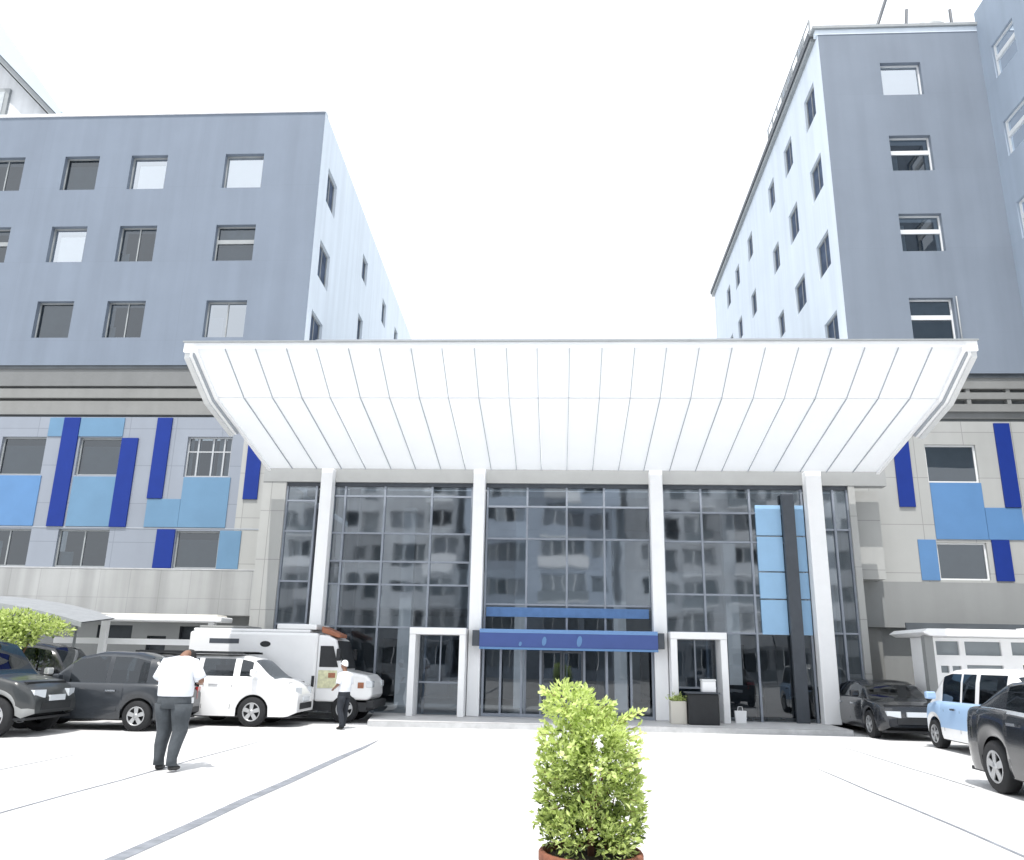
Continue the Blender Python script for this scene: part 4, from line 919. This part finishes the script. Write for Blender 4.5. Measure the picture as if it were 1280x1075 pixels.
# ------------------------------------------------------------------ people
def skin_mesh(name, verts, edges, root, parent, m, sub=2):
    me = bpy.data.meshes.new(name); me.from_pydata([v[:3] for v in verts], edges, []); o = bpy.data.objects.new(name, me); C.objects.link(o)
    md = o.modifiers.new('skin', 'SKIN'); md.use_smooth_shade = True
    layer = me.skin_vertices[0] if len(me.skin_vertices) else None
    if layer is None:
        bm = bmesh.new(); bm.from_mesh(me); bm.verts.layers.skin.verify(); bm.to_mesh(me); bm.free(); layer = me.skin_vertices[0]
    for i, v in enumerate(verts):
        layer.data[i].radius = (v[3], v[4] if len(v) > 4 else v[3]); layer.data[i].use_root = (i == root)
    sb = o.modifiers.new('sub', 'SUBSURF'); sb.levels = sub; sb.render_levels = sub
    dg = bpy.context.evaluated_depsgraph_get(); me2 = bpy.data.meshes.new_from_object(o.evaluated_get(dg)); 
    bpy.data.objects.remove(o); o = bpy.data.objects.new(name, me2); C.objects.link(o); o.parent = parent
    me2.materials.clear(); me2.materials.append(M[m])
    for p in me2.polygons: p.use_smooth = True; p.material_index = 0
    return o
def person(label, loc, rz, scale, girth, legs, arms, headtilt, trousers, cap=None):
    """faces +Y before rotation. legs: per side (knee, ankle); arms: per side (elbow, wrist)"""
    t = thing('person', label, 'person', loc, rz); t.scale = (scale,) * 3; g = girth
    hx, hy, hz = headtilt
    V = []; E = []
    def add(p, r, prev=None):
        V.append((*p, *(r if isinstance(r, tuple) else (r, r)))); i = len(V) - 1
        if prev is not None: E.append((prev, i))
        return i
    pel = add((0, 0, .95), (.10 * g, .10 * g)); sp = add((0, 0, 1.12), (.10 * g, .10 * g), pel); ch = add((0, .01, 1.30), (.105 * g, .105 * g), sp)
    nk = add((hx * .3, .02 + hy * .3, 1.46), (.06, .06), ch); n2 = add((hx * .6, .03 + hy * .6, 1.53), (.055, .06), nk)
    jaw = add((hx * .85, .05 + hy * .85, 1.58 + hz * .5), (.066, .08), n2); hd = add((hx, .05 + hy, 1.66 + hz), (.078, .095), jaw); cr = add((hx, .04 + hy, 1.74 + hz), (.05, .062), hd)
    add((hx, .165 + hy, 1.625 + hz), (.013, .012), hd)
    for s in (1, -1): add((hx + s * .083, .04 + hy, 1.635 + hz), (.012, .018), hd)
    hands = {}
    for s in (1, -1):
        el, wr = arms[0 if s > 0 else 1]
        sh = add((s * .165 * (1 + (g - 1) * .5), .01, 1.385), .055, ch); e = add(el, .043, sh); w = add(wr, .028, e)
        d = (Vector(wr) - Vector(el)).normalized(); side = Vector((-s, 0, 0)) - d * d.dot(Vector((-s, 0, 0))); side.normalize()
        pm = add(tuple(Vector(wr) + d * .06), (.034, .02), w); pp = Vector(wr) + d * .09
        nrm = d.cross(side).normalized()
        for k, (o_, ln) in enumerate(((-.028, .062), (-.009, .075), (.010, .07), (.028, .055))):
            b = add(tuple(pp + side * -o_ + d * .005), .0095, pm); c2 = add(tuple(pp + side * -o_ + d * ln * .5 + nrm * .006), .0085, b); add(tuple(pp + side * -o_ + d * ln + nrm * .022), .007, c2)
        th = add(tuple(Vector(wr) + d * .035 + side * .038), .011, w); add(tuple(Vector(wr) + d * .075 + side * .055), .009, th)
        kn, an = legs[0 if s > 0 else 1]
        hp = add((s * .095 * g, 0, .86), .075 * g ** .6, pel); k = add(kn, .055, hp); a = add(an, .038, k); add((an[0] + s * .015, an[1] + .14, .035), (.04, .028), a)
    skin_mesh('body', V, E, 0, t, 'skin')
    # clothing: rings lofted round the body
    def loft(mb, rings, m, n=20, cap=True):
        vs = []; fs = []
        for (cx, cy, cz, rx, ry) in rings:
            for k in range(n):
                a = 2 * PI * k / n; ca, sa = math.cos(a), math.sin(a); f = 1 + .018 * math.sin(5 * a + cz * 23) + .012 * math.sin(9 * a - cz * 40)
                vs.append((cx + rx * f * math.copysign(abs(ca) ** .85, ca), cy + ry * f * math.copysign(abs(sa) ** .85, sa), cz))
        for q in range(len(rings) - 1):
            for k in range(n): fs.append((q * n + k, q * n + (k + 1) % n, (q + 1) * n + (k + 1) % n, (q + 1) * n + k))
        if cap: fs.append(tuple(range(n - 1, -1, -1))); fs.append(tuple((len(rings) - 1) * n + k for k in range(n)))
        mb.mesh(vs, fs, m, True)
    mb = MB(); hb = headtilt[1] * .45
    loft(mb, [(0, 0, .955, .172 * g, .135 * g), (0, 0, .97, .180 * g, .142 * g), (0, -.005, 1.06, .182 * g, .146 * g), (0, -.012, 1.18, .180 * g, .142 * g), (0, -.012, 1.28, .190 * g, .138 * g), (0, hb * .2, 1.37, .195 * g, .128 * g), (0, hb * .5, 1.43, .165 * g, .11 * g), (0, hb * .8, 1.468, .105 * g, .085 * g), (0, hb, 1.485, .06, .06)], 'shirt')
    for s in (1, -1):
        el, wr = arms[0 if s > 0 else 1]; sh = Vector((s * .165 * (1 + (g - 1) * .6), hb * .3, 1.385)); e_ = Vector(el)
        mb.tube([sh - Vector((s * .05, 0, -.005)), sh, sh.lerp(e_, .35), sh.lerp(e_, .7), sh.lerp(e_, .92)], [.075, .085, .083, .080, .082], 'shirt', 14)
    mb.build('shirt', t)
    mb = MB()
    loft(mb, [(0, 0, .80, .165 * g, .135 * g), (0, 0, .88, .172 * g, .140 * g), (0, 0, .955, .166 * g, .130 * g), (0, 0, 1.0, .158 * g, .12 * g)], trousers)
    for s in (1, -1):
        kn, an = legs[0 if s > 0 else 1]; hx_ = s * .088 * g
        loft(mb, [(hx_, 0, .86, .095 * g, .13 * g), (hx_, .0, .74, .090 * g, .112 * g), ((hx_ + kn[0]) / 2, kn[1] * .5, .62, .086 * g ** .7, .098 * g ** .7), (kn[0], kn[1], .50, .078 * g ** .6, .086 * g ** .6), ((kn[0] * .5 + an[0] * .5), (kn[1] + an[1]) / 2 - .015, .30 + an[2] * .3, .070 * g ** .4, .080 * g ** .4), (an[0], an[1], an[2] + .07, .060, .072), (an[0], an[1] + .01, an[2] - .015, .062, .08)], trousers)
    mb.build('trousers', t)
    for s in (1, -1):
        an = legs[0 if s > 0 else 1][1]; V = []; E = []
        z0 = an[2] - .085
        a = add((an[0], an[1] - .045, z0 + .045), (.042, .042)); b = add((an[0], an[1] + .03, z0 + .05), (.046, .046), a); c = add((an[0] + s * .015, an[1] + .12, z0 + .036), (.048, .034), b); add((an[0] + s * .018, an[1] + .18, z0 + .028), (.032, .024), c)
        skin_mesh('shoe', V, E, 0, t, 'shoe')
    mb = MB()
    pr_ = [(.001, .118), (.035, .112), (.062, .092), (.08, .06), (.088, .02), (.087, -.01)] if cap else [(.001, .112), (.035, .106), (.062, .086), (.079, .055), (.085, .02), (.083, -.03)]
    vs = []; fs = []; n = 18
    for r_, h_ in pr_:
        for k in range(n):
            a = 2 * PI * k / n; back = -.045 * max(0, -math.sin(a)) if h_ < .03 else 0
            vs.append((hx + r_ * math.cos(a), .035 + hy + r_ * 1.16 * math.sin(a), 1.665 + hz + h_ + back + .02 * max(0, math.sin(a)) * (h_ < .03)))
    for q in range(len(pr_) - 1):
        for k in range(n): fs.append((q * n + k, (q + 1) * n + k, (q + 1) * n + (k + 1) % n, q * n + (k + 1) % n))
    mb.mesh(vs, fs, cap or 'hair', True)
    if cap: mb.prism([(hx - .075, .10 + hy), (hx + .075, .10 + hy), (hx + .06, .185 + hy), (hx - .06, .185 + hy)], 'z', 1.672 + hz, 1.682 + hz, cap)
    mb.build('cap' if cap else 'hair', t)
    m = MB()
    for s in (1, -1): m.lathe([(.001, .0), (.012, .003), (.012, .009), (.001, .012)], 'hair', 10, o=(hx + s * .032, .132 + hy, 1.665 + hz), ax='y')
    m.build('eye', t)
    return t
person('person walking away with head bowed in white shirt and charcoal trousers', (-5.58, 12.2, 0), math.radians(-6), 1.07, 1.30,
       (((.115, .03, .50), (.12, -.10, .10)), ((-.125, .05, .50), (-.155, .05, .085))),
       (((.33, .06, 1.16), (.20, .28, 1.12)), ((-.33, .06, 1.16), (-.20, .28, 1.12))), (0, .22, -.20), 'trousers')
person('person standing by the ambulance in white shirt and white cap with dark trousers', (-4.95, 19.6, 0), math.radians(60), .86, 1.0,
       (((.10, .03, .50), (.14, .10, .085)), ((-.10, .03, .50), (-.13, -.12, .085))),
       (((.24, .02, 1.14), (.20, .16, .95)), ((-.24, .02, 1.14), (-.16, .22, 1.05))), (0, .02, 0), 'trousers2', 'shirt')

# ------------------------------------------------------------------ light, sky, camera
d = Vector((-.04, -.40, .91)).normalized()
el = math.asin(d.z); az = math.atan2(d.x, d.y)
W = bpy.data.worlds.new('World'); S.world = W; W.use_nodes = True
nt = W.node_tree; bg = nt.nodes['Background']; sky = nt.nodes.new('ShaderNodeTexSky')
sky.sky_type = 'NISHITA'; sky.sun_disc = False; sky.sun_elevation = el; sky.sun_rotation = az; sky.air_density = 1.0; sky.dust_density = 6.0; sky.ozone_density = 1.0; sky.altitude = 200
# thin bright cloud over the whole sky: soft white noise laid over the clear sky
tc = nt.nodes.new('ShaderNodeTexCoord'); ns = nt.nodes.new('ShaderNodeTexNoise'); ns.inputs['Scale'].default_value = 2.2; ns.inputs['Detail'].default_value = 5
nt.links.new(tc.outputs['Generated'], ns.inputs['Vector'])
mr = nt.nodes.new('ShaderNodeMapRange'); mr.inputs['From Min'].default_value = .3; mr.inputs['From Max'].default_value = .7; mr.inputs['To Min'].default_value = .80; mr.inputs['To Max'].default_value = .97
nt.links.new(ns.outputs['Fac'], mr.inputs['Value'])
mx = nt.nodes.new('ShaderNodeMix'); mx.data_type = 'RGBA'; mx.inputs['B'].default_value = (8.6, 8.9, 9.3, 1)
nt.links.new(mr.outputs[0], mx.inputs['Factor']); nt.links.new(sky.outputs[0], mx.inputs['A'])
nt.links.new(mx.outputs['Result'], bg.inputs[0]); bg.inputs[1].default_value = 0.15
l = bpy.data.lights.new('sun', 'SUN'); l.energy = 3.6; l.angle = math.radians(0.5); l.color = (1, .965, .92)
lo = bpy.data.objects.new('sun', l); C.objects.link(lo); lo.rotation_euler = d.to_track_quat('Z', 'Y').to_euler(); lo.location = (0, 0, 40)

cam = bpy.data.cameras.new('camera'); co = bpy.data.objects.new('camera', cam); C.objects.link(co)
R = ((0.9983636117052996, -0.0035847885519041268, 0.05707230601428055), (0.053967455812621024, -0.2709792242183565, -0.9610711595689105), (0.018910646098490243, 0.9625785211259681, -0.27034233506996613))
mw = Matrix(R).to_4x4(); mw.translation = (0, 0, 1.65); co.matrix_world = mw
cam.sensor_width = 36; cam.sensor_fit = 'HORIZONTAL'; cam.lens = 36 * 1015 / 1280; cam.clip_end = 2000
S.camera = co
S.view_settings.view_transform = 'Standard'; S.view_settings.look = 'None'; S.view_settings.gamma = 1; S.view_settings.exposure = 0.25
S.cycles.max_bounces = 8; S.cycles.transparent_max_bounces = 12
